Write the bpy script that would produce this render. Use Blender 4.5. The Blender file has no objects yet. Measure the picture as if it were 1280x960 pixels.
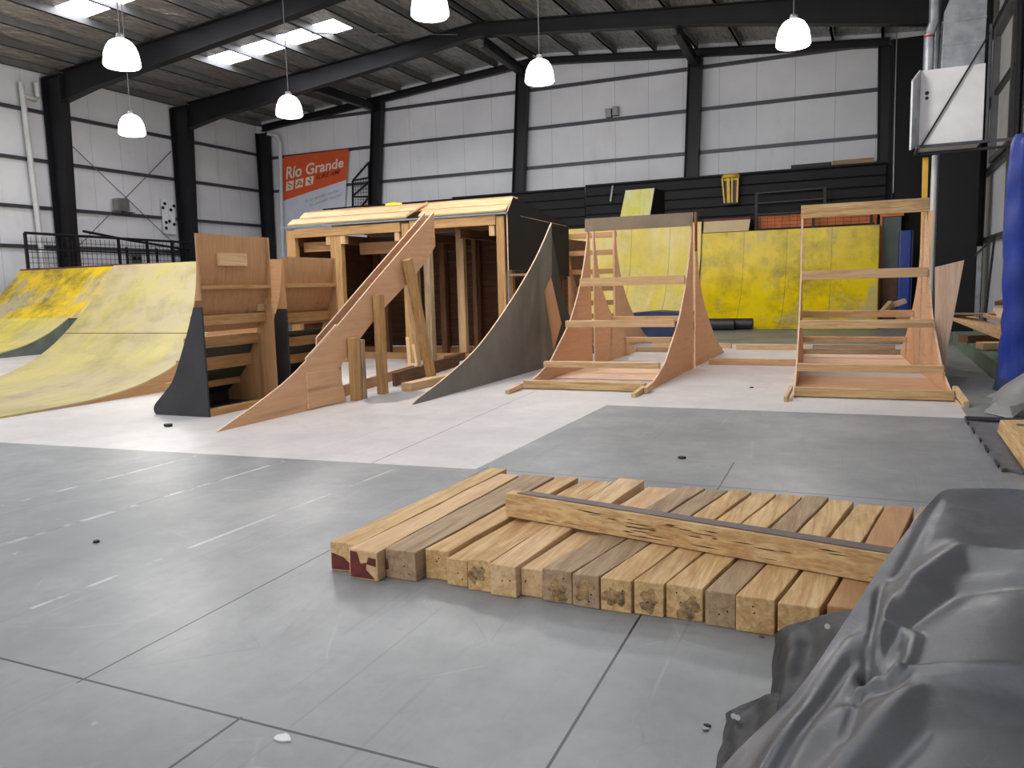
import bpy, bmesh, math, random
from mathutils import Vector, Matrix
random.seed(7)
SC = bpy.context.scene
COL = SC.collection
PI = math.pi

# ------------------------------------------------------------------ camera
CAM = Vector((0, 0, 1.35))
RIGHT = Vector((.913, .407, -.027)); FWD = Vector((-.407, .905, -.122))
FWD.normalize(); RIGHT = (RIGHT - FWD * RIGHT.dot(FWD)).normalized(); UP = RIGHT.cross(FWD)
FPX = 1000.0

def ray(px, py): return RIGHT * (px - 640) + UP * (480 - py) + FWD * FPX
def onZ(px, py, z=0.0):
    r = ray(px, py); return CAM + r * ((z - CAM.z) / r.z)
def onY(px, py, y):
    r = ray(px, py); return CAM + r * (y / r.y)
def onX(px, py, x):
    r = ray(px, py); return CAM + r * (x / r.x)

# ------------------------------------------------------------------ materials
def lin(c):
    return tuple(((v / 255) / 12.92 if v / 255 <= .04045 else ((v / 255 + .055) / 1.055) ** 2.4) for v in c) + (1,)

class NT:
    """small helper round a node tree"""
    def __init__(s, name):
        s.m = bpy.data.materials.new(name); s.m.use_nodes = True
        s.t = s.m.node_tree; s.p = s.t.nodes['Principled BSDF']
        s.co = s.n('ShaderNodeTexCoord').outputs['Object']
    def n(s, kind, **kw):
        nd = s.t.nodes.new(kind)
        for k, v in kw.items(): setattr(nd, k, v)
        return nd
    def set(s, sock, v):
        if hasattr(v, 'is_output') or isinstance(v, bpy.types.NodeSocket): s.t.links.new(v, sock)
        else: sock.default_value = v
    def mapv(s, scale, rot=(0, 0, 0), loc=(0, 0, 0), vec=None):
        nd = s.n('ShaderNodeMapping'); s.set(nd.inputs['Vector'], vec or s.co)
        nd.inputs['Scale'].default_value = scale; nd.inputs['Rotation'].default_value = rot; nd.inputs['Location'].default_value = loc
        return nd.outputs[0]
    def noise(s, scale, vec=None, detail=4, rough=.55, dist=0):
        nd = s.n('ShaderNodeTexNoise'); s.set(nd.inputs['Vector'], vec or s.co)
        nd.inputs['Scale'].default_value = scale; nd.inputs['Detail'].default_value = detail
        nd.inputs['Roughness'].default_value = rough; nd.inputs['Distortion'].default_value = dist
        return nd.outputs['Fac']
    def ramp(s, v, lo, hi, a=0., b=1.):
        nd = s.n('ShaderNodeMapRange'); nd.clamp = True; s.set(nd.inputs[0], v)
        nd.inputs[1].default_value = lo; nd.inputs[2].default_value = hi; nd.inputs[3].default_value = a; nd.inputs[4].default_value = b
        return nd.outputs[0]
    def math(s, op, a, b=0., c=0.):
        nd = s.n('ShaderNodeMath', operation=op); s.set(nd.inputs[0], a); s.set(nd.inputs[1], b); s.set(nd.inputs[2], c)
        return nd.outputs[0]
    def mix(s, f, a, b, blend='MIX'):
        nd = s.n('ShaderNodeMix', data_type='RGBA', blend_type=blend); s.set(nd.inputs[0], f); s.set(nd.inputs[6], a); s.set(nd.inputs[7], b)
        return nd.outputs[2]
    def sep(s, vec=None):
        nd = s.n('ShaderNodeSeparateXYZ'); s.set(nd.inputs[0], vec or s.co); return nd.outputs
    def rand(s): return s.n('ShaderNodeObjectInfo').outputs['Random']
    def bump(s, h, strength=.3, dist=.01):
        nd = s.n('ShaderNodeBump'); s.set(nd.inputs['Height'], h); nd.inputs['Strength'].default_value = strength; nd.inputs['Distance'].default_value = dist
        s.t.links.new(nd.outputs[0], s.p.inputs['Normal'])
    def out(s, col, rough=.6, metal=0., spec=.5):
        s.set(s.p.inputs['Base Color'], col); s.set(s.p.inputs['Roughness'], rough); s.set(s.p.inputs['Metallic'], metal)
        s.p.inputs['Specular IOR Level'].default_value = spec
        return s.m

def plain(name, c, rough=.6, metal=0., var=.12, scale=6., spec=.5):
    t = NT(name); a = lin(c); b = tuple(x * (1 - var * 2) for x in a[:3]) + (1,)
    return t.out(t.mix(t.ramp(t.noise(scale), .35, .7), a, b), rough, metal, spec)

_w = {}
def wood(tone, axis):
    """sawn timber / plywood with the grain along one axis"""
    k = (tone, axis)
    if k in _w: return _w[k]
    c1, c2, c3, dark = {
        'pine':   ((210, 178, 136), (186, 148, 104), (222, 194, 156), .35),
        'beam':   ((206, 174, 124), (172, 132, 84), (220, 194, 150), .6),
        'timber': ((190, 150, 100), (158, 118, 72), (204, 166, 116), .4),
        'grey':   ((174, 148, 116), (138, 112, 84), (190, 166, 136), .6),
        'ply':    ((208, 164, 126), (190, 142, 104), (216, 176, 140), .22),
        'oldply': ((182, 140, 98), (154, 112, 74), (192, 152, 110), .4),
        'edge':   ((226, 196, 168), (206, 168, 136), (232, 206, 180), .1),
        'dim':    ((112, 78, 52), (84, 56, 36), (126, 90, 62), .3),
    }[tone]
    t = NT('wood_%s_%s' % (tone, axis))
    sc = [9, 9, 9]; sc['xyz'.index(axis)] = .55
    off = t.n('ShaderNodeVectorMath', operation='ADD'); t.set(off.inputs[0], t.co)
    cmb = t.n('ShaderNodeCombineXYZ'); r = t.rand()
    for i in range(3): t.set(cmb.inputs[i], t.math('MULTIPLY', r, 37.0 + 11 * i))
    t.set(off.inputs[1], cmb.outputs[0]); v = off.outputs[0]
    g = t.noise(3.2, t.mapv(sc, vec=v), 6, .65, .6)
    fine = t.noise(11, t.mapv(sc, vec=v), 4, .6)
    col = t.mix(t.ramp(g, .38, .62, 0, .55 if 'ply' in tone else 1), lin(c1), lin(c2))
    col = t.mix(t.ramp(fine, .5, .75, 0, .3 if 'ply' in tone else .55), col, lin(c3))
    sc2 = [3, 3, 3]; sc2['xyz'.index(axis)] = 1.1
    blot = t.noise(1.6, t.mapv(sc2, vec=v), 4, .6)
    dk = tuple(x * .42 for x in lin(c2)[:3]) + (1,)
    col = t.mix(t.ramp(blot, .56, .78, 0, dark), col, dk)
    vk = t.n('ShaderNodeTexVoronoi'); t.set(vk.inputs['Vector'], t.mapv([s_ * .42 for s_ in sc], vec=v)); vk.inputs['Scale'].default_value = 1.2
    col = t.mix(t.ramp(vk.outputs['Distance'], .05, .16, .55, 0), col, dk)
    col = t.mix(t.ramp(t.rand(), 0, 1, 0, .28), col, lin(c2))
    t.bump(g, .25, .006)
    _w[k] = t.out(col, .72, 0, .3)
    return _w[k]

def skate_yellow(name, base, worn, dirt_amt, worn_lo, worn_hi, seam_x=None):
    """painted skate ply: paint, worn wood (on the gold ramp also lamp sheen), black wheel scuffs"""
    t = NT(name)
    big = t.noise(.7, None, 5, .6)
    streak = t.noise(2.2, t.mapv((2.2, .5, .5), (0, 0, .25)), 6, .7, .4)
    paint = t.mix(t.ramp(t.noise(1.3), .35, .7), lin(base), tuple(x * .8 for x in lin(base)[:3]) + (1,))
    wear = t.math('ADD', t.math('MULTIPLY', big, .6), t.math('MULTIPLY', streak, .4))
    col = t.mix(t.ramp(wear, worn_lo, worn_hi), paint, lin(worn))
    d = t.noise(1.0, t.mapv((1, 1, 1), loc=(5, 2, 1)), 7, .72)
    col = t.mix(t.ramp(d, .47, .68, 0, dirt_amt), col, lin((52, 48, 24)))
    s2 = t.noise(5, t.mapv((3.5, .5, .8), (0, 0, .5), (2, 0, 0)), 5, .75, .8)
    col = t.mix(t.ramp(s2, .6, .75, 0, dirt_amt), col, lin((48, 44, 30)))
    if seam_x:
        x = t.sep()[0]; fr = t.math('FRACT', t.math('DIVIDE', x, seam_x))
        col = t.mix(t.math('LESS_THAN', fr, .008 / seam_x), col, lin((70, 62, 30)))
    return t.out(col, t.ramp(streak, .3, .7, .28, .5), 0, .5)

def floor_mat(name, base, dark, kind):
    t = NT(name); x, y, z = t.sep()
    n1 = t.noise(.55, None, 6, .65); n2 = t.noise(7, None, 6, .7)
    col = t.mix(t.ramp(n1, .38, .6), lin(base), lin(dark))
    n3 = t.noise(1.7, t.mapv((1, .6, 1), (0, 0, .7), (4, 1, 0)), 7, .75, .4)
    col = t.mix(t.ramp(n3, .45, .66, 0, .5 if kind != 'light' else .3), col, tuple(v * .82 for v in lin(dark)[:3]) + (1,))
    wv = t.n('ShaderNodeVectorMath', operation='ADD'); t.set(wv.inputs[0], t.co)
    nz = t.n('ShaderNodeTexNoise'); nz.inputs['Scale'].default_value = .5; t.set(nz.inputs['Vector'], t.co); t.set(wv.inputs[1], nz.outputs['Color'])
    for sc_, c_, am in ((.9, (176, 174, 170), .25), (1.5, (92, 92, 94), .3)):
        vo = t.n('ShaderNodeTexVoronoi', feature='DISTANCE_TO_EDGE'); t.set(vo.inputs['Vector'], wv.outputs[0]); vo.inputs['Scale'].default_value = sc_
        ms = t.math('MULTIPLY', t.ramp(vo.outputs['Distance'], .002, .007, am, 0), t.ramp(t.noise(1.3, t.mapv((1, 1, 1), loc=(sc_ * 9, 0, 0)), 5, .7), .5, .62))
        col = t.mix(ms, col, lin(c_))
    col = t.mix(t.ramp(n2, .5, .75, 0, .35), col, tuple(v * .8 for v in lin(dark)[:3]) + (1,))
    # wheel marks and scratches
    for (rz, sc, lo, hi, c, amt, loc) in ((.5, (26, .5, 1), .64, .74, (98, 98, 100), .35, (0, 0, 0)), (-.6, (30, .5, 1), .69, .78, (190, 188, 184), .3, (3, 1, 0)),
                                      (1.25, (34, .6, 1), .66, .76, (92, 92, 94), .3, (7, 4, 0)), (-.15, (40, .5, 1), .7, .79, (196, 194, 190), .3, (1, 9, 0))):
        s = t.noise(.9, t.mapv(sc, (0, 0, rz), loc), 3, .5, .9)
        amt2 = amt * (.4 if kind == 'light' else 1)
        col = t.mix(t.ramp(s, lo, hi, 0, amt2), col, lin(c))
    chip = t.noise(3.1, t.mapv((1.6, .8, 1), (0, 0, .4)), 6, .7, .5)
    if kind != 'light': col = t.mix(t.ramp(chip, .69, .73, 0, .75), col, lin((178, 164, 146)))
    def line(col, x0, k, w, ylo, yhi, c=(38, 38, 40), jag=0.0):
        d = t.math('ABSOLUTE', t.math('SUBTRACT', x, t.math('ADD', t.math('MULTIPLY', y, k), x0)))
        m = t.math('LESS_THAN', d, w)
        m = t.math('MULTIPLY', m, t.math('MULTIPLY', t.math('GREATER_THAN', y, ylo), t.math('LESS_THAN', y, yhi)))
        if jag: m = t.math('MULTIPLY', m, t.ramp(t.noise(2.2, t.mapv((1, 1, 1), loc=(jag, 0, 0)), 4, .7), .47, .56))
        return t.mix(m, col, lin(c))
    def liney(col, y0, w, xlo, xhi, c=(30, 30, 32)):
        m = t.math('LESS_THAN', t.math('ABSOLUTE', t.math('SUBTRACT', y, y0)), w)
        m = t.math('MULTIPLY', m, t.math('MULTIPLY', t.math('GREATER_THAN', x, xlo), t.math('LESS_THAN', x, xhi)))
        return t.mix(m, col, lin(c))
    if kind == 'dark':
        col = line(col, -4.48, .04, .018, 2.4, 5, (188, 184, 178), 3.0)
        col = line(col, -5.3, .03, .016, 2.2, 5, (180, 177, 172), 8.0)
        col = line(col, -3.4, .03, .012, 2.2, 5.1, (170, 168, 164), 5.0)
        col = line(col, -2.49, -.02, .0045, 1.8, 5.3); col = line(col, -1.8, -.005, .0055, -4, 1.84)
        col = line(col, -.75, -.025, .005, -4, 6); col = line(col, -4.45, .03, .004, 1.8, 5.2, (70, 70, 70))
        col = liney(col, 1.83, .0055, -12, .86); col = liney(col, 5.24, .006, -2.7, .86, (60, 60, 62))
        col = line(col, -2.68, 0, .008, 5.2, 8.5, (90, 90, 90))
    if kind == 'light':
        col = line(col, -3.09, -.087, .006, 5, 9.6, (110, 106, 104)); col = line(col, -9, .0, .006, 4, 9, (120, 116, 114))
        # grey spill beside the rib
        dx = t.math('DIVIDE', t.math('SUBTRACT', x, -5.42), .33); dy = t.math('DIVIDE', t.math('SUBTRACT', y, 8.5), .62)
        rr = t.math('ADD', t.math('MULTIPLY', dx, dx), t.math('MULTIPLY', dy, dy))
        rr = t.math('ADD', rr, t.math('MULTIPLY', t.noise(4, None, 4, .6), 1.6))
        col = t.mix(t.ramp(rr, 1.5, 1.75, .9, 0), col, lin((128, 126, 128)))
    t.bump(n2, .06, .004)
    return t.out(col, t.ramp(n1, .3, .7, .36, .52), 0, .5)

def wall_mat(name, ax, pitch):
    t = NT(name); c = t.sep()[ax]
    fr = t.math('FRACT', t.math('DIVIDE', c, pitch))
    seam = t.math('LESS_THAN', fr, .012)
    rib = t.math('PINGPONG', t.math('MULTIPLY', c, 1.0), .09)
    n = t.noise(.5, None, 4)
    col = t.mix(t.ramp(n, .35, .7), lin((226, 228, 232)), lin((210, 212, 218)))
    col = t.mix(t.ramp(t.noise(1.5, t.mapv((1, 1, .2)), 5, .7), .58, .8, 0, .3), col, lin((160, 158, 150)))
    col = t.mix(t.math('MULTIPLY', seam, .55), col, lin((120, 122, 128)))
    t.bump(t.math('ADD', t.math('MULTIPLY', rib, .4), t.math('MULTIPLY', seam, -.05)), .2, .03)
    return t.out(col, .45, 0, .4)

def foil_mat():
    t = NT('roof_foil')
    n = t.noise(1.1, t.mapv((2.4, .9, 1), (0, 0, .25)), 6, .6, 1.5); n2 = t.noise(5, t.mapv((2.6, .5, 1), (0, 0, -.2)), 4, .55, .6)
    col = t.mix(t.ramp(n2, .35, .7), lin((208, 205, 202)), lin((150, 147, 144)))
    h = t.math('ADD', n, t.math('MULTIPLY', n2, .45))
    t.bump(h, .9, .22)
    return t.out(col, .3, .7, .5)

def tarp_mat(name, c, rough=.34):
    t = NT(name)
    n = t.noise(2.4, None, 6, .62); n2 = t.noise(10, t.mapv((1, 1, 1), (0, 0, .5)), 6, .7, 1.)
    a = lin(c); b = tuple(v * 1.5 for v in a[:3]) + (1,)
    col = t.mix(t.ramp(n, .4, .7), a, b)
    sc = t.n('ShaderNodeTexVoronoi', feature='DISTANCE_TO_EDGE'); t.set(sc.inputs['Vector'], t.mapv((1, 1, 1), vec=None)); sc.inputs['Scale'].default_value = 26
    scr = t.math('MULTIPLY', t.ramp(sc.outputs['Distance'], 0, .03, .22, 0), t.ramp(n2, .5, .66))
    col = t.mix(scr, col, tuple(v * 3.2 for v in a[:3]) + (1,))
    t.bump(t.math('ADD', t.math('MULTIPLY', n, .8), t.math('MULTIPLY', n2, .14)), .35, .03)
    return t.out(col, t.ramp(n2, .3, .7, rough - .06, rough + .14), 0, .5)

def emit(name, c, strength):
    t = NT(name)
    t.p.inputs['Emission Color'].default_value = lin(c); t.p.inputs['Emission Strength'].default_value = strength
    return t.out(lin(c), .5)

MT = dict(
    steel=plain('black_steel', (19, 19, 23), .5, 0, .15, 3, spec=.4),
    girt=plain('girt_steel', (70, 72, 80), .42, .3, .1, 3),
    purlin=plain('purlin_steel', (112, 112, 112), .5, .3, .12, 3),
    galv=plain('galvanised', (168, 172, 176), .38, .75, .18, 4),
    white=plain('white_paint', (212, 210, 210), .5, 0, .08, 2),
    pvc=plain('white_pipe', (206, 206, 206), .45, 0, .06, 2),
    black=plain('black_cladding', (15, 15, 19), .6, 0, .2, 2, spec=.35),
    blackply=plain('black_painted_ply', (22, 20, 19), .6, 0, .2, 2, spec=.3),
    blackside=plain('black_ramp_side', (44, 44, 46), .6, 0, .25, 3),
    greyply=plain('grey_film_ply', (116, 114, 106), .55, 0, .14, 2.2),
    greenply=plain('green_black_ply', (56, 58, 52), .6, 0, .18, 2.5),
    greenside=plain('grey_green_side', (92, 102, 92), .6, 0, .25, 2.5),
    brown=plain('brown_board', (120, 82, 62), .65, 0, .2, 3),
    red=plain('red_edge', (150, 30, 34), .5, 0, .15, 5),
    darkred=plain('dark_red_edge', (110, 40, 34), .6, 0, .15, 5),
    orange=plain('orange_board', (232, 128, 58), .55, 0, .15, 3),
    bluemat=plain('blue_vinyl', (30, 62, 150), .38, 0, .2, 4),
    navy=plain('navy_vinyl', (46, 60, 92), .45, 0, .2, 4),
    rubber=plain('black_rubber', (50, 50, 54), .5, 0, .15, 6),
    green=plain('green_paint', (92, 112, 96), .6, 0, .2, 3),
    teal=plain('dull_green_panel', (98, 108, 100), .6, 0, .1, 2),
    yellowp=plain('yellow_plastic', (226, 190, 50), .4, 0, .1, 6),
    maroon=plain('maroon_plastic', (96, 30, 32), .45, 0, .15, 6),
    bright=plain('bright_yellow', (236, 224, 40), .4, 0, .08, 5),
    alu=plain('dull_aluminium', (150, 150, 150), .35, .8, .1, 5),
    greycloth=tarp_mat('grey_cloth', (112, 110, 108), .6),
    plastic=tarp_mat('dark_plastic_sheet', (92, 90, 92), .45),
    blackhem=plain('black_hem', (20, 20, 22), .4, 0, .1, 5),
    tarp=tarp_mat('grey_tarp', (66, 66, 69), .34),
    tarpin=tarp_mat('tarp_inside', (20, 20, 22), .55),
    bluetarp=tarp_mat('blue_tarp', (4, 40, 124), .55),
    stain=plain('black_flakes', (32, 30, 28), .7, 0, .2, 9),
    mould=None,
    streak=plain('brown_streak', (74, 56, 36), .7, 0, .2, 9),
    redpaint=plain('red_flaking_paint', (104, 34, 24), .6, 0, .3, 14),
    ochre=plain('ochre_post', (206, 160, 52), .6, 0, .15, 3),
    topstrip=plain('grey_rail_ply', (134, 116, 92), .6, 0, .15, 3),
    purple=plain('grey_purple_face', (112, 96, 92), .7, 0, .2, 4),
    bluestrip=plain('grey_blue_strip', (120, 138, 148), .5, 0, .15, 6),
    lamp=emit('lamp_glow', (255, 252, 246), 7.0),
    sky=emit('skylight_glow', (244, 247, 255), 14.0),
    steelcap=plain('lamp_cap', (150, 148, 146), .4, .6, .1, 6),
    foil=foil_mat(), wallx=wall_mat('white_panels_x', 0, 1.13), wally=wall_mat('white_panels_y', 1, 1.1),
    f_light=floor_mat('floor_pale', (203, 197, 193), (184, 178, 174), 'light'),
    f_dark=floor_mat('floor_grey', (141, 142, 141), (118, 120, 120), 'dark'),
    f_green=floor_mat('floor_greenish', (140, 141, 137), (114, 117, 113), 'plain'),
    y_bright=skate_yellow('yellow_ramp', (250, 218, 14), (204, 190, 128), .5, .5, .62, 1.22),
    y_left=skate_yellow('yellow_bank', (236, 200, 8), (190, 174, 134), .75, .52, .57),
    y_pale=skate_yellow('pale_bank', (188, 174, 86), (176, 161, 120), .4, .36, .56),
    y_gold=skate_yellow('gold_ramp', (255, 230, 104), (252, 234, 172), .16, .42, .62, 1.22),  # both tones brightened to carry the sheen of reflected lights
    y_cream=skate_yellow('cream_ramp', (232, 208, 160), (226, 198, 150), .15, .4, .6),
    banner=None,
)

def mould_mat():
    t = NT('dark_mould'); n = t.noise(38, None, 6, .75); n2 = t.noise(9, None, 4, .6)
    return t.out(t.mix(t.ramp(t.math('ADD', t.math('MULTIPLY', n, .6), t.math('MULTIPLY', n2, .4)),   .36, .64), lin((60, 48, 34)), lin((186, 150, 104))), .75, 0, .3)
MT['mould'] = mould_mat()

# ------------------------------------------------------------------ mesh building
class MB:
    def __init__(s): s.v = []; s.f = []; s.mi = []; s.sm = []
    def add(s, vs, fs, mi=0, smooth=False):
        o = len(s.v); s.v += [Vector(p) for p in vs]
        for f in fs: s.f.append([i + o for i in f]); s.mi.append(mi); s.sm.append(smooth)
        return s
    def box(s, x0, x1, y0, y1, z0, z1, mi=0):
        v = [(x, y, z) for z in (z0, z1) for y in (y0, y1) for x in (x0, x1)]
        return s.add(v, [(0, 2, 3, 1), (4, 5, 7, 6), (0, 1, 5, 4), (1, 3, 7, 5), (3, 2, 6, 7), (2, 0, 4, 6)], mi)
    def bar(s, a, b, w, h, up=(0, 0, 1), mi=0):
        a = Vector(a); b = Vector(b); d = (b - a).normalized(); up = Vector(up)
        if abs(d.dot(up)) > .98: up = Vector((0, 1, 0))
        sd = d.cross(up).normalized() * (w / 2); u = sd.cross(d).normalized() * (h / 2)
        v = [a - sd - u, a + sd - u, a + sd + u, a - sd + u, b - sd - u, b + sd - u, b + sd + u, b - sd + u]
        return s.add(v, [(0, 1, 2, 3), (7, 6, 5, 4), (0, 4, 5, 1), (1, 5, 6, 2), (2, 6, 7, 3), (3, 7, 4, 0)], mi)
    def prism(s, poly, ext, mi=0, mi_side=None):
        ext = Vector(ext); n = len(poly); poly = [Vector(p) for p in poly]
        a = s.add(poly + [p + ext for p in poly], [tuple(range(n)), tuple(range(2 * n - 1, n - 1, -1))], mi)
        o = len(s.v) - 2 * n
        for i in range(n):
            j = (i + 1) % n; s.f.append([o + i, o + n + i, o + n + j, o + j]); s.mi.append(mi if mi_side is None else mi_side); s.sm.append(False)
        return s
    def tube(s, pts, r, n=8, mi=0, cap=True):
        pts = [Vector(p) for p in pts]; rings = []; ov = (pts[-1] - pts[0]).normalized(); ref = Vector((0, 0, 1)) if abs(ov.z) < .7 else Vector((0, 1, .01))
        for i, p in enumerate(pts):
            d = (pts[min(i + 1, len(pts) - 1)] - pts[max(i - 1, 0)]).normalized()
            u = ref if abs(d.dot(ref)) < .97 else Vector((1, 0, 0))
            a = d.cross(u).normalized(); b = a.cross(d)
            rings.append([p + (a * math.cos(2 * PI * k / n) + b * math.sin(2 * PI * k / n)) * r for k in range(n)])
        vs = [q for rg in rings for q in rg]; fs = []
        for i in range(len(pts) - 1):
            for k in range(n):
                fs.append((i * n + k, i * n + (k + 1) % n, (i + 1) * n + (k + 1) % n, (i + 1) * n + k))
        s.add(vs, fs, mi, True)
        if cap: s.add(rings[0], [tuple(range(n))[::-1]], mi); s.add(rings[-1], [tuple(range(n))], mi)
        return s
    def lathe(s, prof, c, n=24, mi=0, smooth=True):
        c = Vector(c); vs = []; fs = []
        for r, z in prof:
            for k in range(n): vs.append(c + Vector((r * math.cos(2 * PI * k / n), r * math.sin(2 * PI * k / n), z)))
        for i in range(len(prof) - 1):
            for k in range(n): fs.append((i * n + k, i * n + (k + 1) % n, (i + 1) * n + (k + 1) % n, (i + 1) * n + k))
        return s.add(vs, fs, mi, smooth)
    def grid(s, P, mi=0, smooth=True):
        r, c = len(P), len(P[0])
        return s.add([p for row in P for p in row], [(i * c + j, i * c + j + 1, (i + 1) * c + j + 1, (i + 1) * c + j) for i in range(r - 1) for j in range(c - 1)], mi, smooth)
    def slab(s, A, B, mi=0, smooth=True, mi_side=None):
        """closed sheet between two equal grids"""
        s.grid(A, mi, smooth); s.grid([row[::-1] for row in B], mi, smooth)
        ea = A[0] + [r_[-1] for r_ in A[1:]] + A[-1][-2::-1] + [r_[0] for r_ in A[-2:0:-1]]
        eb = B[0] + [r_[-1] for r_ in B[1:]] + B[-1][-2::-1] + [r_[0] for r_ in B[-2:0:-1]]
        n = len(ea)
        return s.add(ea + eb, [(i, n + i, n + (i + 1) % n, (i + 1) % n) for i in range(n)], mi if mi_side is None else mi_side)

def link(name, mb, mats, base=Vector((0, 0, 0)), parent=None, bevel=0):
    me = bpy.data.meshes.new(name)
    me.from_pydata([tuple(v - base) for v in mb.v], [], mb.f); me.update()
    mats = mats if isinstance(mats, (list, tuple)) else [mats]
    for m in mats: me.materials.append(m)
    me.polygons.foreach_set('material_index', mb.mi); me.polygons.foreach_set('use_smooth', mb.sm)
    bm = bmesh.new(); bm.from_mesh(me)
    if bevel:
        bm_ed = [e for e in bm.edges if len(e.link_faces) == 2 and e.calc_face_angle(0) > .5]
        bmesh.ops.bevel(bm, geom=bm_ed, offset=bevel, segments=2, affect='EDGES', profile=.6)
    bmesh.ops.recalc_face_normals(bm, faces=bm.faces); bm.to_mesh(me); bm.free()
    o = bpy.data.objects.new(name, me); COL.objects.link(o)
    if parent is not None: o.parent = parent
    return o

def props(o, label, cat, group=None, kind=None):
    if label: o['label'] = label; o['category'] = cat
    if group: o['group'] = group
    if kind: o['kind'] = kind
    return o

class Thing:
    """an Empty at the thing's base that parents its parts; built in world coordinates"""
    def __init__(s, name, label, cat, group=None): s.a = (name, label, cat, group); s.parts = []
    def part(s, name, mb, mats, under=None, label=None, bevel=0, kind=None):
        s.parts.append((name, mb, mats, under, label, bevel, kind)); return len(s.parts) - 1
    def done(s):
        vs = [v for p in s.parts for v in p[1].v]
        base = Vector(((min(v.x for v in vs) + max(v.x for v in vs)) / 2, (min(v.y for v in vs) + max(v.y for v in vs)) / 2, min(v.z for v in vs)))
        name, label, cat, group = s.a
        e = bpy.data.objects.new(name, None); COL.objects.link(e); e.location = base; e.empty_display_size = .2
        props(e, label, cat, group); obs = []
        for nm, mb, mats, under, lab, bev, kind in s.parts:
            o = link(nm, mb, mats, base, obs[under] if under is not None else e, bev)
            if lab: o['label'] = lab
            if kind: o['kind'] = kind
            obs.append(o)
        s.obs = obs; s.e = e; return e

def single(name, mb, mats, label, cat, group=None, bevel=0, kind=None):
    base = Vector(((min(v.x for v in mb.v) + max(v.x for v in mb.v)) / 2, (min(v.y for v in mb.v) + max(v.y for v in mb.v)) / 2, min(v.z for v in mb.v)))
    o = link(name, mb, mats, base, None, bevel); o.location = base
    return props(o, label, cat, group, kind)

def struct(name, mb, mats, parent=None):
    o = link(name, mb, mats, Vector((0, 0, 0)), parent)
    if parent is None: o['kind'] = 'structure'
    return o

def crv(pts, n=6):
    """Catmull-Rom through 2-D points"""
    out = []
    for i in range(len(pts) - 1):
        p0 = pts[max(i - 1, 0)]; p1 = pts[i]; p2 = pts[i + 1]; p3 = pts[min(i + 2, len(pts) - 1)]
        for k in range(n):
            t = k / n
            out.append(tuple(.5 * ((2 * b) + (-a + c) * t + (2 * a - 5 * b + 4 * c - d) * t * t + (-a + 3 * b - 3 * c + d) * t ** 3) for a, b, c, d in zip(p0, p1, p2, p3)))
    out.append(tuple(pts[-1])); return out

# ================================================================== THE HALL
XL, XR, YB, YF, XRIDGE = -23.0, 2.5, 26.5, -6.0, -10.7
def roof_z(x): return 9.2 - .085 * abs(x - XRIDGE)

fl = MB(); yb = lambda x: 5.21 + .075 * (x + 2.66)
def fpoly(pts, mi): fl.add([(x, y, 0) for x, y in pts], [tuple(range(len(pts)))], mi)
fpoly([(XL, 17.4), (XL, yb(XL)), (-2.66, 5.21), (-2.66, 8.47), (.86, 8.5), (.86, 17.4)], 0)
fpoly([(XL, YF), (.86, YF), (.86, 8.5), (-2.66, 8.47), (-2.66, 5.21), (XL, yb(XL))], 1)
fpoly([(.86, YF), (XR, YF), (XR, 17.4), (.86, 17.4), (.86, 8.5)], 2)
fpoly([(XL, 17.4), (XR, 17.4), (XR, YB), (XL, YB)], 2)
struct('floor', fl, [MT['f_light'], MT['f_dark'], MT['f_green']])

# walls with their girts
wl = struct('wall_left', MB().box(XL - .15, XL, YF, YB + .15, 0, roof_z(XL) + .05), MT['wally'])
for z in (2.9, 4.06, 5.46, 6.9):
    link('wall_girt', MB().box(XL + .002, XL + .12, YF, YB - .02, z - .05, z + .05), MT['girt'], parent=wl)
wb = MB().prism([(XL, YB, 0), (XR, YB, 0), (XR, YB, roof_z(XR)), (XRIDGE, YB, roof_z(XRIDGE)), (XL, YB, roof_z(XL))], (0, .15, 0))
wb = struct('wall_back', wb, MT['wallx'])
for z in (5.4, 6.72, 8.0):
    x0, x1 = (XL + .15, XR - .02)
    if z > 7.8: x0, x1 = -22.4, .2
    link('wall_girt', MB().box(x0, x1, YB - .12, YB - .002, z - .05, z + .05), MT['girt'], parent=wb)
wr = struct('wall_right', MB().box(XR, XR + .15, YF, YB + .15, 0, roof_z(XR) + .05), MT['wally'])
for z in (2.12, 3.7, 5.3, 6.9):
    link('wall_girt', MB().box(XR - .12, XR - .002, YF, YB - .02, z - .05, z + .05), MT['girt'], parent=wr)
struct('wall_dark_lining', MB().box(.34, XR - .02, YB - .32, YB - .13, 0, 8.0), MT['black'])

# roof: two foil-lined slopes with daylight strips left open for the panels
bays = [(17.35, 21.9), (12.8, 17.05), (8.3, 12.6), (3.8, 8.1), (-.7, 3.6), (-5.2, -.9)]
rl = MB()
def slope(xa, xb, holes):
    """roof deck between two x stations, holes = list of (x0,x1,y0,y1)"""
    ys = sorted({YF, YB + .1} | {h[2] for h in holes} | {h[3] for h in holes}); xs = sorted({xa, xb} | {h[0] for h in holes} | {h[1] for h in holes})
    for i in range(len(xs) - 1):
        for j in range(len(ys) - 1):
            cx, cy = (xs[i] + xs[i + 1]) / 2, (ys[j] + ys[j + 1]) / 2
            if any(h[0] < cx < h[1] and h[2] < cy < h[3] for h in holes): continue
            q = [(xs[i], ys[j]), (xs[i + 1], ys[j]), (xs[i + 1], ys[j + 1]), (xs[i], ys[j + 1])]
            rl.add([(x, y, roof_z(x)) for x, y in q] + [(x, y, roof_z(x) + .1) for x, y in q], [(0, 1, 2, 3), (7, 6, 5, 4), (0, 4, 5, 1), (1, 5, 6, 2), (2, 6, 7, 3), (3, 7, 4, 0)])
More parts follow.
